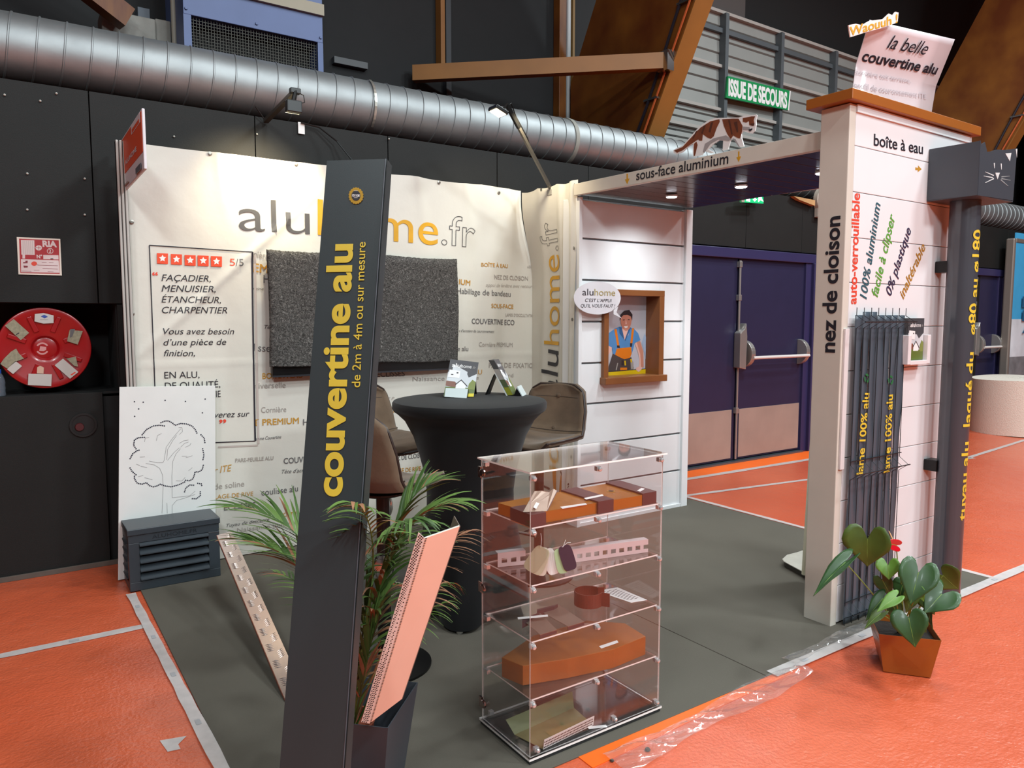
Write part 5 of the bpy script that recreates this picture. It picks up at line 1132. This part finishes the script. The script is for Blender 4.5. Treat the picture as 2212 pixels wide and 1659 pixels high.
def flatbox(name, px4, z0, z1, m, parent, nm='body', **k):
    P = [PZ(x, y, z1) for x, y in px4]
    for p in P: p.x = min(max(p.x, cx0+.008), cx1-.007); p.y = min(max(p.y, cy0+.010), cy1-.012)
    return MB().prism(P, (0, 0, z0-z1)).build(nm, m, parent, **k)
# shelf 1
s1 = szs[0]+.001
cp = thing('coping_sample', (1.7, 2.05, s1), 'copper orange coping sample with dark brown joint covers on the top shelf', 'sample')
COPS = mat('orange_coping', 'b0702c', .18, .3, var=.08)
flatbox('c', ((1076, 1086), (1152, 1109), (1424, 1066), (1325, 1042)), s1, s1+.040, COPS, cp, 'coping_body', bev=.001)
flatbox('c', ((1212, 1058), (1294, 1084), (1331, 1079), (1246, 1052)), s1, s1+.046, DBRN, cp, 'joint_cover', bev=.001); flatbox('c', ((1308, 1042), (1391, 1067), (1427, 1063), (1343, 1037)), s1, s1+.046, DBRN, cp, 'joint_cover', bev=.001)
MB().box((1.392, 1.938, s1), (1.455, 2.06, s1+.043)).build('end_cover', DBRN, cp, bev=.001)
g = PZ(1320, 1061, s1+.0405); MB().lathe([(.016, 0), (.016, .0006)], g, 24).build('gold_sticker', MATS['gold_badge'], cp); MB().lathe([(.010, 0), (.010, .0006)], g+Vector((0, 0, .0007)), 20).build('sticker_centre', BLK, cp)
def label(px4, z, parent): MB().prism([PZ(x, y, z) for x, y in px4], (0, 0, .0005)).build('paper_label', LBL, parent)
label(((1210, 1095), (1265, 1087), (1268, 1090), (1215, 1099)), s1+.0406, cp); label(((1261, 1076), (1301, 1068), (1304, 1071), (1266, 1079)), s1+.0466, cp); label(((1376, 1060), (1386, 1054), (1393, 1056), (1383, 1062)), s1+.0466, cp)
bk = thing('folded_bracket', (1.45, 2.0, s1+.044), 'taupe folded end bracket leaning on the copper coping sample', 'bracket')
bp_ = [PY(1130, 1106, 1.962), PY(1181, 1104, 1.955), PY(1203, 1060, 2.03), PY(1196, 1056, 2.035), PY(1187, 1063, 2.03), PY(1172, 1060, 2.035), PY(1155, 1061, 2.04)]
MB().prism(bp_, (0, .002, 0)).build('plate', mat('taupe_plate', 'a08c7c', .35, .3), bk); MB().prism([bp_[1], bp_[1]+Vector((.004, .0, 0)), bp_[2]+Vector((.004, 0, 0)), bp_[2]], (0, .012, 0)).build('folded_lip', DBRN, bk)
MB().prism([PY(1152, 1096, 1.965), PY(1158, 1099, 1.96), PY(1165, 1087, 1.98), PY(1158, 1085, 1.982)], (0, -.0008, 0)).build('paper_label', LBL, bk)
# shelf 2
s2 = szs[1]+.001
def comb(name, A, B, h, cells, lab):
    """white angle strip with a row of square openings"""
    t = thing(name, A, lab, 'sample'); A, B = Vector(A), Vector(B); d = B-A; L = d.length; d.normalize(); n = Vector((-d.y, d.x, 0)); CMB = mat('pale_pink_white', 'd9c9c9', .4)
    def bx(u0, u1, z0, z1, o=0): MB_.prism([A+d*u0+Vector((0, 0, z0)), A+d*u1+Vector((0, 0, z0)), A+d*u1+Vector((0, 0, z1)), A+d*u0+Vector((0, 0, z1))], n*.002)
    MB_ = MB(); cw = L/cells; z0, z1 = h*.28, h*.62
    bx(0, L, 0, z0); bx(0, L, z1, h)
    for k in range(cells): bx(k*cw, k*cw+cw*.42, z0, z1)
    MB_.build('slotted_web', CMB, t)
    MB().prism([A+Vector((0, 0, h)), B+Vector((0, 0, h)), B+Vector((0, 0, h))+n*.03, A+Vector((0, 0, h))+n*.03], (0, 0, .002)).build('top_flange', CMB, t)
a_ = PY(1228, 1222, 2.02); b_ = PY(1384, 1210, 1.955); a_.z = b_.z = s2; a_.y = 2.03; b_.y = 1.965; b_.x = min(b_.x, cx1-.02)
comb('ventilation_strip', (1.62, 2.045, s2), (1.965, 1.975, s2), .048, 10, 'long pale slotted ventilation strip on the second shelf')
comb('ventilation_strip', (1.40, 2.15, s2), (1.50, 2.12, s2), .05, 3, 'short pale slotted ventilation strip at left on the second shelf')
def swatch(pts, m, dep, nm='swatch'):
    P = [PD(x, y, dep) for x, y in pts]; mn = min(p.z for p in P)
    for p in P: p.z += max(0, s2-mn)
    return P
def rounded(cx, cy, w_, h_, rot, r=.35):
    out = []
    for k in range(24):
        a = 2*math.pi*k/24; c, s_ = math.cos(a), math.sin(a); x = w_*math.copysign(abs(c)**.5, c); y = h_*math.copysign(abs(s_)**.5, s_)
        out.append((cx+x*math.cos(rot)-y*math.sin(rot), cy+x*math.sin(rot)+y*math.cos(rot)))
    return out
fan = thing('colour_swatch_fan', (1.50, 2.03, s2), 'fan of cream and brown colour swatches on the second shelf', 'swatches')
for k, (cx_, cy_, ww, hh, rot, m) in enumerate(((1158, 1208, 17, 30, .62, mat('swatch_cream', 'a5a488', .4)), (1165, 1212, 16, 30, .38, mat('swatch_cream_light', 'bdbda0', .4)), (1170, 1213, 14, 31, .12, mat('swatch_ivory', 'ddd9c8', .4)), (1190, 1213, 14, 29, -.30, mat('swatch_white', 'e6e4df', .4)), (1186, 1212, 14, 29, -.22, mat('swatch_brown', '5a3c38', .4)))):
    P = [PD(x, y, 2.475+.004*k) for x, y in rounded(cx_, cy_, ww, hh, rot)]; MB().prism(P, FW*.0012).build('swatch', m, fan)
MB().tube([PD(1168, 1183, 2.47), PD(1170, 1165, 2.47), PD(1168, 1152, 2.47)], .0008, 5).build('cable_tie', WHT, fan)
fan2 = thing('colour_swatch_fan', (1.60, 2.02, s2), 'small bundle of dark plum and green swatches on the second shelf', 'swatches')
for k, (cx_, cy_, ww, hh, rot, m) in enumerate(((1212, 1212, 12, 27, -.20, mat('swatch_green', 'a9c295', .4)), (1226, 1205, 15, 28, -.30, mat('swatch_plum', '4a3440', .35)))):
    MB().prism([PD(x, y, 2.475-.005*k) for x, y in rounded(cx_, cy_, ww, hh, rot)], FW*.002).build('swatch', m, fan2)
MB().tube([PD(1214, 1182, 2.46), PD(1226, 1172, 2.46), PD(1233, 1172, 2.46)], .0008, 5).build('cable_tie', WHT, fan2); MB().tube([PD(1216, 1182, 2.46), PD(1222, 1166, 2.46)], .0008, 5).build('cable_tie', WHT, fan2)
# shelf 3
s3 = szs[2]+.001
cl_ = thing('pipe_collar', (1.76, 2.06, s3), 'open dark red brown pipe collar on the third shelf', 'collar')
cc_ = Vector((1.765, 2.085, s3)); R_ = .052; arc = [cc_+Vector((R_*math.cos(a), R_*math.sin(a), 0)) for a in [math.radians(5+k*10.6) for k in range(29)]]
a_end = arc[0]+Vector((.022, -.012, 0)); b_end = arc[-1]+Vector((.018, -.026, 0)); path = [a_end]+arc+[b_end]
mb = MB()
for p, q in zip(path[:-1], path[1:]): mb.add([p, q, q+Vector((0, 0, .052)), p+Vector((0, 0, .052))], [(0, 1, 2, 3)])
bm_ = mb.build('collar_band', mat('red_brown_lacquer', '6d342a', .3, .1), cl_, solid=.003)
pp = thing('perforated_plate', (1.92, 2.08, s3), 'small white plate with rows of slots on the third shelf', 'plate')
pq = [Vector((1.875, 2.165, s3)), Vector((1.905, 2.0, s3)), Vector((1.975, 1.985, s3)), Vector((1.972, 2.15, s3))]
MB().prism(pq, (0, 0, .002)).build('plate', WHT, pp, bev=.001)
mb = MB()
for i in range(9):
    for j in range(5):
        u, v = .12+.085*i+(.03 if j % 2 else 0), .2+.14*j; p = pq[0].lerp(pq[1], u).lerp(pq[3].lerp(pq[2], u), v)+Vector((0, 0, .0022)); mb.box(p-Vector((.006, .0013, 0)), p+Vector((.006, .0013, .0002)))
mb.build('slots', MATS['hole_black'], pp, kind='stuff')
for k, (px4, lb) in enumerate(((((1128, 1338), (1172, 1374), (1213, 1366), (1165, 1322)), 'flat brown joint bracket in the left corner of the third shelf'), (((1160, 1316), (1232, 1356), (1272, 1348), (1205, 1305)), 'flat brown joint bracket beside the pipe collar on the third shelf'))):
    t = thing('joint_bracket', PZ(*px4[0], s3), lb, 'bracket'); TB = mat('taupe_bracket', '8a776b', .35, .4)
    flatbox('x', px4, s3+.012, s3+.014, TB, t, 'bracket_plate')
    P = [PZ(x, y, s3+.013) for x, y in px4[1:3]]
    for p in P: p.x = min(max(p.x, cx0+.01), cx1-.01); p.y = max(p.y, cy0+.012)
    MB().prism([P[0], P[1], P[1]-Vector((0, 0, .013)), P[0]-Vector((0, 0, .013))], (0, .002, 0)).build('front_lip', DBRN, t)
    flatbox('x', (px4[3], (px4[3][0]-8, px4[3][1]+5), (px4[0][0]+0, px4[0][1]+4), px4[0]), s3, s3+.026, DBRN, t, 'rear_lip')
pl3 = PZ(1118, 1336, s3+.03); tag(MB().prism([PZ(1118, 1334, s3+.03), PZ(1119, 1338, s3+.03), PZ(1184, 1332, s3+.03), PZ(1183, 1328, s3+.03)], (0, 0, .001)).build('paper_label', LBL), 'narrow white paper label strip over the left bracket on the third shelf', 'label')
# shelf 4
s4 = szs[3]+.001
cbx = thing('angled_coping_box', (1.7, 2.08, s4), 'large copper brown angled coping piece on the lowest shelf', 'sample')
poly4 = [(1.425, 2.03), (1.587, 1.985), (1.773, 1.95), (1.95, 1.965), (1.968, 2.10), (1.86, 2.205), (1.60, 2.21), (1.40, 2.125)]
MB().prism([(x, y, s4+.0005) for x, y in poly4], (0, 0, .072)).build('box_body', mat('copper_box', '9c581e', .42, .1, var=.18, scale=9), cbx, bev=.0015)
label(((1294, 1396), (1333, 1383), (1336, 1388), (1299, 1401)), s4+.0735, cbx)
# floor of the case
gp = thing('gutter_profile', (1.6, 2.08, .029), 'khaki folded profile with white perforated front edge lying on the case floor', 'profile')
KH = mat('khaki_lacquer', '857a52', .4, .1, var=.08); z0 = .0295
a, b, c, d = PZ(1173, 1619, z0), PZ(1281, 1566, z0), PZ(1240, 1530, z0), PZ(1112, 1588, z0)
MB().prism([a, b, c, d], (0, 0, .002)).build('profile_base', KH, gp)
MB().prism([d, c, c+Vector((.02, .035, .045)), d+Vector((-.015, .035, .045))], (0, .002, 0)).build('rear_flange', mat('olive_lacquer', '6d7048', .4), gp)
MB().prism([a, b, b+Vector((0, -.006, .038)), a+Vector((0, -.006, .038))], (0, -.0015, 0)).build('perforated_edge', WHT, gp)
mb = MB()
for k in range(34):
    for j in range(3):
        p = a.lerp(b, (k+.5+(.5 if j % 2 else 0))/35)+Vector((0, -.0032-.0015*j, .008+.010*j)); mb.prism([p+Vector((.0026*math.cos(t), 0, .0026*math.sin(t))) for t in [math.pi*i/3 for i in range(6)]], (0, -.0004, 0))
mb.build('perforation', MATS['hole_black'], gp, kind='stuff')
lbp = [PZ(x, y, .030) for x, y in ((1268, 1570), (1309, 1566), (1312, 1571), (1272, 1575))]
tag(MB().prism(lbp, (0, 0, .001)).build('paper_label', LBL), 'white paper label lying on the floor of the showcase at right', 'label')
# ================================================================== ANTHURIUM
ap = thing('potted_anthurium', (3.1, 1.6, 0), 'red flowering anthurium in a tapered copper brown square planter', 'potted plant')
bA, bB = PZ(1908, 1452), PZ(2010, 1466); e1 = bB-bA; e2 = Vector((-e1.y, e1.x, 0)); e2 = e2 if e2.dot(FW) > 0 else -e2
zt = .168; tA, tB = PZ(1898, 1370, zt), PZ(2034, 1384, zt); f1_ = tB-tA; f2_ = Vector((-f1_.y, f1_.x, 0)); f2_ = f2_ if f2_.dot(FW) > 0 else -f2_
bot = [bA, bB, bB+e2, bA+e2]; tp = [tA, tB, tB+f2_, tA+f2_]; 
for p in bot: p.z = .0035
ci = (bot[0]+tp[2])/2; COPP = mat('copper_planter', '9c5418', .32, .2, var=.10, scale=5)
for i in range(4):
    j = (i+1) % 4; q = [bot[i], bot[j], tp[j], tp[i]]; nrm = (q[1]-q[0]).cross(q[3]-q[0]).normalized(); nrm = nrm if nrm.dot(ci-q[0]) > 0 else -nrm
    MB().prism(q, nrm*.0025).build('planter_side', COPP, ap)
MB().prism(bot, (0, 0, .003)).build('planter_bottom', COPP, ap)
soil = [b.lerp(t, .84)+((bot[0]+bot[2])/2-b)*.03 for b, t in zip(bot, tp)]; MB().prism(soil, (0, 0, -.01)).build('soil', mat('dark_soil', '1d1612', .95, bump=.5, bscale=60), ap)
sc_ = sum(soil, Vector())/4
LF = [mat('anthurium_green', '2e5226', .42, 0, .5, var=.3, scale=14, coat=.08), mat('anthurium_light_green', '5f8a33', .45, 0, .5, var=.2, scale=12), mat('anthurium_olive', '4c6424', .45, 0, .5, var=.25, scale=12)]
STM = mat('petiole_green', '7d9a48', .4)
def leaf(att, tip, wpx, mi, d0, d1, roll=0.0, cup=.25, back=.32, stem=True, name='leaf', m=None, bend=.15, curve=None):
    A, T_ = PD(*att, d0), PD(*tip, d1); ax = T_-A; L = ax.length; ax.normalize(); n = (CC-A).normalized(); n = (n-ax*n.dot(ax)).normalized(); sd = ax.cross(n).normalized()
    n, sd = (n*math.cos(roll)+sd*math.sin(roll)), (sd*math.cos(roll)-n*math.sin(roll)); W_ = 1.1*wpx/1600*d0
    prof = [(0.0, 0.0), (-.42, .12), (-.84, .28), (-1, .50), (-.92, .74), (-.50, .95), (0.06, 1.06), (.28, .98), (.50, .70), (.70, .42), (.86, .18), (1.0, 0.0)]
    out = []
    for k in range(23):
        t = k/2; i = min(int(t), 10); f = t-i; y = prof[i][0]*(1-f)+prof[i+1][0]*f; w_ = prof[i][1]*(1-f)+prof[i+1][1]*f; out.append((y*back if y < 0 else y, w_))
    def S_(y, x, sg):
        q = abs(x); return A+ax*(y*L)+sd*(sg*q*W_/2)+n*(cup*q**1.5*W_/2-bend*L*max(0, y)**2+.02*L*math.sin(5*y+3*sg*q)*q)
    def P(t, s): return S_(t, 0, 1)
    mb = MB()
    for sg in (-1, 1):
        rows = [[S_(max(0, y)*.92*(1-h/4)+y*h/4, w_*h/4, sg) for h in range(5)] for y, w_ in out]
        for i in range(22):
            for j in range(4): 
                f4 = (0, 1, 2, 3) if sg > 0 else (3, 2, 1, 0); mb.add([rows[i][j], rows[i][j+1], rows[i+1][j+1], rows[i+1][j]], [f4])
    # weld
    bm = bmesh.new(); vs = [bm.verts.new(v) for v in mb.v]
    for f in mb.f: bm.faces.new([vs[i] for i in f])
    bmesh.ops.remove_doubles(bm, verts=bm.verts[:], dist=.0002); bmesh.ops.dissolve_degenerate(bm, edges=bm.edges[:], dist=.00005); bm.verts.index_update(); mb = MB(); mb.add([tuple(v.co) for v in bm.verts], [tuple(v.index for v in f.verts) for f in bm.faces]); bm.free()
    o = mb.build(name, m or LF[mi], ap, smooth=True, solid=.0012)
    MB().tube([A+n*.0008, A.lerp(P(.5, 0), 1)+n*.0008, P(.95, 0)+n*.0008], [.0014, .001, .0005], 5).build('midrib', STM, o)
    if stem:
        b0 = sc_+Vector((random.uniform(-.02, .02), random.uniform(-.02, .02), -.005)); mid = b0.lerp(A, .5)+(curve if curve else Vector((0, 0, .015)))
        MB().tube(bez([b0, mid, A], 10), [.0028]*6+[.0024]*5, 6).build('petiole', STM, ap, smooth=True)
    return A
D = 3.06
leaf((1874, 1164), (1872, 1226), 84, 2, D-.02, D-.02, .15, .35, .50); leaf((1826, 1215), (1753, 1281), 34, 0, D-.05, D-.10, .7, .5, .35, bend=.1)
leaf((1918, 1222), (1920, 1252), 42, 1, D-.03, D-.05, .0, .5, .55); leaf((1984, 1237), (1968, 1304), 68, 0, D-.10, D-.14, -.1, .3, .42); leaf((2037, 1243), (2071, 1276), 62, 2, D+.06, D+.04, .3, .3, .45)
leaf((2034, 1284), (1998, 1322), 66, 0, D-.10, D-.12, .1, .3, .45); leaf((1963, 1335), (1977, 1399), 64, 0, D-.16, D-.20, .0, .25, .32); leaf((1907, 1293), (1868, 1338), 30, 0, D-.02, D-.04, .4); leaf((1902, 1326), (1866, 1354), 22, 2, D-.06, D-.08, .6)
leaf((1906, 1252), (1926, 1292), 32, 0, D, D, .2); leaf((1934, 1291), (1894, 1319), 26, 1, D-.12, D-.14, .3); leaf((2006, 1310), (2009, 1362), 22, 0, D-.04, D-.06, .9); leaf((1985, 1275), (1995, 1300), 20, 1, D-.12, D-.14, .2)
leaf((1950, 1262), (1940, 1300), 34, 0, D+.04, D+.03, .2); leaf((1930, 1310), (1945, 1345), 30, 0, D+.03, D+.02, -.3); leaf((2000, 1290), (2018, 1330), 36, 0, D+.05, D+.03, .2); leaf((1968, 1285), (1960, 1325), 30, 2, D, D-.02, -.4); leaf((1990, 1330), (1998, 1368), 26, 0, D, D-.02, .5)
REDF = mat('red_spathe', 'c60f22', .15, 0, .6, coat=.6)
f_a = leaf((1936, 1178), (1901, 1169), 22, 0, D, D-.03, .0, .4, .25, name='spathe', m=REDF, bend=.05)
MB().tube([PD(1930, 1170, D), PD(1925, 1158, D), PD(1920, 1147, D)], [.003, .0028, .0015], 8).build('spadix', mat('cream_spadix', 'e8c08a', .5), ap, smooth=True)
leaf((1945, 1222), (1936, 1236), 16, 0, D, D, .3, .4, .3, name='spathe', m=REDF)
# ================================================================== LEFT BACKGROUND: hose reel, sign, bottle
hr = thing('fire_hose_reel', (.175, 5.2, 1.34), 'large red fire hose reel with stickers in the dark wall niche', 'hose reel')
RC = Vector((.178, 5.10, 1.332)); HRR = mat('hose_reel_red', '980b12', .28, 0, .5, var=.08, coat=.3); MX = Matrix.Rotation(math.pi/2, 4, 'X')
MB().lathe([(.002, -.018), (.055, -.018), (.06, -.02), (.072, -.0), (.088, .006), (.20, .002), (.214, .008), (.232, .004), (.236, -.006), (.232, -.012), (.2, -.012), (.002, -.026)], RC, 72, M=MX).build('reel_disc', HRR, hr, smooth=True)
MB().lathe([(.13, -.25), (.13, -.02)], RC, 40, M=MX).build('hose_drum', mat('hose_black', '151010', .6), hr, smooth=True)
MB().lathe([(.225, -.27), (.225, -.262)], RC, 48, M=MX).build('rear_disc', HRR, hr)
for k in range(8):
    a = math.radians(22+45*k); c, s_ = math.cos(a), math.sin(a); u = Vector((c, 0, s_)); v = Vector((-s_, 0, c)); b0 = RC+Vector((0, -.006, 0))
    MB().prism([b0+u*.10-v*.014, b0+u*.195-v*.012, b0+u*.195+v*.012, b0+u*.10+v*.014], (0, -.008, 0)).build('rib', HRR, hr, bev=.004)
Z4 = lambda x, y: PY(x/6.91, 640+y/6.91, 5.086)
STW = mat('sticker_white', 'b9b6b0', .5); STG = mat('sticker_worn', '8f8a72', .6, var=.3, scale=60); STB = mat('sticker_blue', '2b4796', .5)
def st4(pts, m, nm='sticker', l=0): poly(Z4, pts, m, hr, nm, thick=.0006, lift=.002+l)
st4([(520, 265), (650, 250), (800, 285), (800, 400), (650, 408), (515, 375)], STW); st4([(610, 300), (660, 275), (715, 305), (665, 330)], STB, 'sticker_print', .0008); st4([(600, 345), (715, 345), (715, 352), (600, 352)], LGR, 'sticker_print', .0008)
st4([(75, 440), (205, 340), (435, 545), (310, 655)], STG); st4([(235, 565), (285, 540), (290, 550), (240, 580)], BLK, 'sticker_print', .0008)
st4([(1040, 500), (1235, 520), (1160, 720), (1000, 670)], STG); st4([(1050, 490), (1120, 490), (1080, 600), (1040, 620)], GRY, 'sticker_print', .0008)
st4([(815, 1030), (940, 930), (1170, 1130), (1045, 1230)], STW); st4([(1050, 1170), (1120, 1125), (1130, 1140), (1070, 1180)], RED, 'sticker_print', .0008); st4([(990, 930), (1130, 900), (1165, 1050), (1110, 1040)], STG)
st4([(425, 1155), (775, 1165), (765, 1340), (415, 1325)], STW); st4([(550, 1150), (555, 1060), (600, 1035), (655, 1065), (650, 1155)], mat('sticker_peach', 'c9a892', .5))
st4([(105, 1090), (230, 965), (330, 1040), (195, 1160)], STW)
st4([(60, 930), (160, 830), (240, 780), (280, 850), (360, 930), (240, 970), (110, 1080), (5, 1010)], STG)
for a0, a1 in ((30, 150), (210, 330)):
    P = [(632+100*math.cos(math.radians(a)), 780-92*math.sin(math.radians(a))) for a in range(a0, a1+1, 15)]+[(632+75*math.cos(math.radians(a)), 780-68*math.sin(math.radians(a))) for a in range(a1, a0-1, -15)]
    poly(lambda x, y: PY(x/6.91, 640+y/6.91, 5.118), P, mat('reel_print', 'c58a88', .5), hr, 'centre_print', thick=.0006)
poly(lambda x, y: PY(x/6.91, 640+y/6.91, 5.118), [(600, 745), (690, 755), (690, 800), (650, 820), (585, 815)], MATS['reel_print'], hr, 'centre_print', thick=.0006)
rs_ = thing('hose_reel_sign', PY(85, 555, 5.045), 'square red and white fire hose notice on the dark wall', 'sign')
Z5 = lambda x, y: PY(20+x/15.08, 500+y/15.08, 5.046); SR = mat('sign_red', 'a51f28', .45); SW = mat('sign_pinkish_white', 'd6c4c2', .45)
def p5(pts, m, l, nm='sign_shape'): poly(Z5, pts, m, rs_, nm, thick=.0006, lift=.004+l)
poly(Z5, [(242, 182), (1660, 245), (1712, 1435), (300, 1400)], mat('sign_border', 'ddd3c6', .45), rs_, 'board', thick=.004)
p5([(318, 235), (1610, 290), (1645, 1385), (362, 1352)], SR, 0, 'red_field'); p5([(378, 905), (1605, 940), (1640, 1350), (385, 1330)], SW, .0007, 'white_field')
p5([(378, 280), (815, 292), (830, 765), (395, 755)], SW, .0007, 'reel_symbol'); p5([(430, 755), (515, 758), (515, 885), (430, 885)], SW, .0007, 'reel_symbol')
for k in range(6): p5([(440+62*k, 310), (452+62*k, 310), (462+62*k, 740), (450+62*k, 740)], LGR, .0014, 'reel_line')
p5([(960+105*math.cos(t), 537+85*math.sin(t)) for t in [2*math.pi*k/20 for k in range(20)]], SW, .0007, 'valve_symbol'); p5([(810, 515), (880, 520), (880, 545), (810, 545)], SW, .0007, 'valve_symbol'); p5([(895, 530), (1035, 533), (1035, 545), (895, 542)], SR, .0014, 'valve_line'); p5([(955, 470), (967, 470), (967, 610), (955, 610)], SR, .0014, 'valve_line')
p5([(1330+105*math.cos(t), 640+95*math.sin(t)) for t in [2*math.pi*k/20 for k in range(20)]], SW, .0007, 'number_ring'); p5([(1330+85*math.cos(t), 640+77*math.sin(t)) for t in [2*math.pi*k/20 for k in range(20)]], SR, .0014, 'number_field')
wr('2', Z5, (1290, 690), (1370, 692), (1290, 590), SW, rs_, lift=.0065, bold=.02); wr('RIA', Z5, (1085, 490), (1555, 508), (1085, 310), SW, rs_, lift=.0055, bold=.05); wr('N°', Z5, (895, 870), (1080, 872), (895, 765), SW, rs_, lift=.0055, bold=.04)
p5([(1105, 765), (1600, 775), (1605, 915), (1110, 905)], SW, .0007, 'number_box'); p5([(1340, 880), (1430, 880), (1432, 908), (1342, 908)], BLK, .0014, 'number_mark')
p5([(810+95*math.cos(t), 1050+72*math.sin(t)) for t in [2*math.pi*k/16 for k in range(16)]], RED, .0014, 'hose_symbol')
for q in ([(900, 1080), (960, 1095), (1580, 1112), (1580, 1122), (950, 1105), (900, 1095)], [(1060, 1000), (1215, 1005), (1215, 1015), (1060, 1012)], [(1290, 1010), (1440, 1015), (1440, 1025), (1290, 1022)], [(1080, 1205), (1580, 1220), (1580, 1230), (1080, 1216)], [(520, 960), (600, 950), (595, 1035), (450, 1040), (450, 1000), (530, 1000)], [(460, 1110), (605, 1120), (600, 1175), (475, 1180)], [(400, 1285), (720, 1295), (720, 1305), (400, 1295)], [(800, 1260), (985, 1262), (985, 1270), (800, 1270)], [(1250, 1300), (1440, 1310), (1440, 1320), (1250, 1310)]): p5(q, mat('sign_maroon', '7d2230', .5), .0014, 'small_print')
bt = thing('water_bottle', (0, 5.09, 1.064), 'clear plastic water bottle with blue cap on the niche ledge', 'bottle')
bx_ = PY(-2, 850, 5.06).x; 
MB().lathe([(.030, 0), (.033, .006), (.031, .03), (.033, .045), (.031, .06), (.033, .075), (.031, .09), (.024, .115), (.015, .13)], (bx_, 5.062+.036, 1.0655), 24).build('bottle_body', mat('bottle_plastic', '6c7580', .1, 0, .6, alpha=.55), bt, smooth=True)
MB().lathe([(.016, .128), (.016, .15), (.014, .152)], (bx_, 5.062+.036, 1.0655), 16).build('cap', mat('bottle_blue', '1e4fa8', .35), bt, smooth=True)
# ================================================================== RIGHT BACKGROUND
pf2 = tag(MB().grid(lambda u, v: Vector((11.15+(.62+.0*v)*math.cos(2*math.pi*u)*(1 if v < .97 else .97-.97*(v-.97)/.03), 4.27+.62*math.sin(2*math.pi*u)*(1 if v < .97 else .97-.97*(v-.97)/.03), .004+.72*min(1, v/.97)+.01*math.sin(2*math.pi*u*2))), 64, 24).build('round_pouf', mat('cream_boucle', 'dcd0c2', .95, bump=.5, bscale=90), smooth=True), 'large round cream upholstered pouf on the far orange floor', 'pouf')
pst = thing('light_box', (12.4, 4.7, 0), 'free-standing framed panel with a blue sky poster behind the cream pouf', 'poster stand')
ya, yb = PX(2168, 600, 12.0).y, PX(2188, 600, 12.0).y; zt = 2.66
box('frame_side', (12.0, yb, .004), (12.06, ya, zt), mat('frame_taupe', '8a8078', .4, .5), pst, bev=.02); box('frame_top', (12.06, yb, zt-.06), (14.0, ya, zt), MATS['frame_taupe'], pst, bev=.01)
def sky_mat():
    m = mat('poster_sky', '3f9fd0', .4, var=.05); return m
box('poster', (12.06, yb+.01, .3), (13.9, yb+.03, zt+.08), sky_mat(), pst); box('poster_cloud', (12.06, yb+.006, .95), (13.9, yb+.0095, 1.5), mat('poster_cloud', 'cfd6dc', .5, var=.2, scale=3), pst); box('poster_field', (12.06, yb+.006, .3), (13.9, yb+.0095, .95), mat('poster_grey_field', '77797c', .5, var=.3, scale=6), pst)
for s, y in (('EXPO', 660), ('BIEN', 690), ('ATOUT', 722)):
    A = PY(2203, y, yb); letter(s, A, A+Vector((.95, 0, 0)), A+Vector((0, 0, .12)), mat('poster_text', '1f6f9c', .5), pst, lift=.008) if False else None
for s, y in (('E', 664), ('E', 694), ('A', 720)):
    A = PY(2206, y, yb); letter(s, A, A+Vector((.45, 0, 0)), A+Vector((0, 0, .16)), mat('poster_text', '1d5a80', .5), pst, lift=.012)
tag(box('dark_column', (11.62, 4.98, 0), (12.0, 5.03, 2.2), mat('column_black', '0b0b0c', .7), bev=.004), 'black vertical panel between the far violet door and the poster', 'panel') if False else None
# checker plate foot with cream board behind the pillar
cb_ = thing('board_stand', (3.9, 2.7, .006), 'cream board on a rounded checker plate foot half hidden behind the white pillar', 'stand')
zp_ = .045; P = [PZ(1690, 1207, zp_), PZ(1693, 1212, zp_), PZ(1745, 1240, zp_), PZ(1800, 1262, zp_), PZ(1840, 1215, zp_), PZ(1745, 1185, zp_), PZ(1720, 1193, zp_), PZ(1700, 1198, zp_)]
MB().prism(P, (0, 0, -.006)).build('foot_plate', mat('light_tread_plate', 'd9d5c8', .45, .35, var=.1, bump=.6, bscale=30), cb_, bev=.002)
P2 = [p.lerp(sum(P, Vector())/8, .08) for p in P]; MB().prism([p-Vector((0, 0, .0065)) for p in P2], (0, 0, -.031)).build('foot_base', mat('dark_foot', '3a352f', .5), cb_)
q = [PD(1735, 1217, 4.22), PD(1800, 1240, 4.1), PD(1800, 700, 4.1), PD(1757, 880, 4.3)]; q[0].z = q[1].z = zp_+.001
MB().prism(q, FW*.02).build('cream_board', mat('cream_board', 'cfcbb0', .5), cb_)
for (x, y, s_, lb) in ((1399, 1622, .011, 'small dark pebble on the orange floor near the acrylic case'), (1322, 1645, .008, 'tiny brown crumb on the orange floor near the lower edge')):
    p = PZ(x, y); tag(MB().lathe([(s_*.5, 0), (s_, s_*.4), (s_*.7, s_*.9)], p, 7).build('pebble', mat('pebble_brown', '3f352c', .8)), lb, 'debris')

a, b = PY(1711, 424, 5.02), PY(1757, 441, 5.02)
tag(MB().prism([(a.x, 5.0, a.z), (b.x, 5.0, a.z-.01), (b.x, 5.0, b.z-.02), (a.x+.1, 5.0, b.z+.02), (a.x, 5.0, b.z+.05)], (0, .048, 0)).build('wood_block', mat('pale_wood', 'b08a5c', .6, var=.2)), 'torn pale wooden board on the dark wall under the canopy edge', 'board')
p = PY(1768, 432, 5.02); wl = thing('wall_lamp', p, 'round beige wall fitting peeping out left of the white pillar', 'wall fitting')
MB().lathe([(.15, 0), (.15, .05), (.12, .07)], (p.x+.09, 5.045, p.z), 32, M=Matrix.Rotation(math.pi/2, 4, 'X')).build('round_cover', mat('beige_fitting', 'a89c90', .5), wl, smooth=True)
box('back_box', (p.x-.03, 5.0, p.z-.19), (p.x+.2, 5.048, p.z-.02), MATS['beige_fitting'], wl, bev=.006)
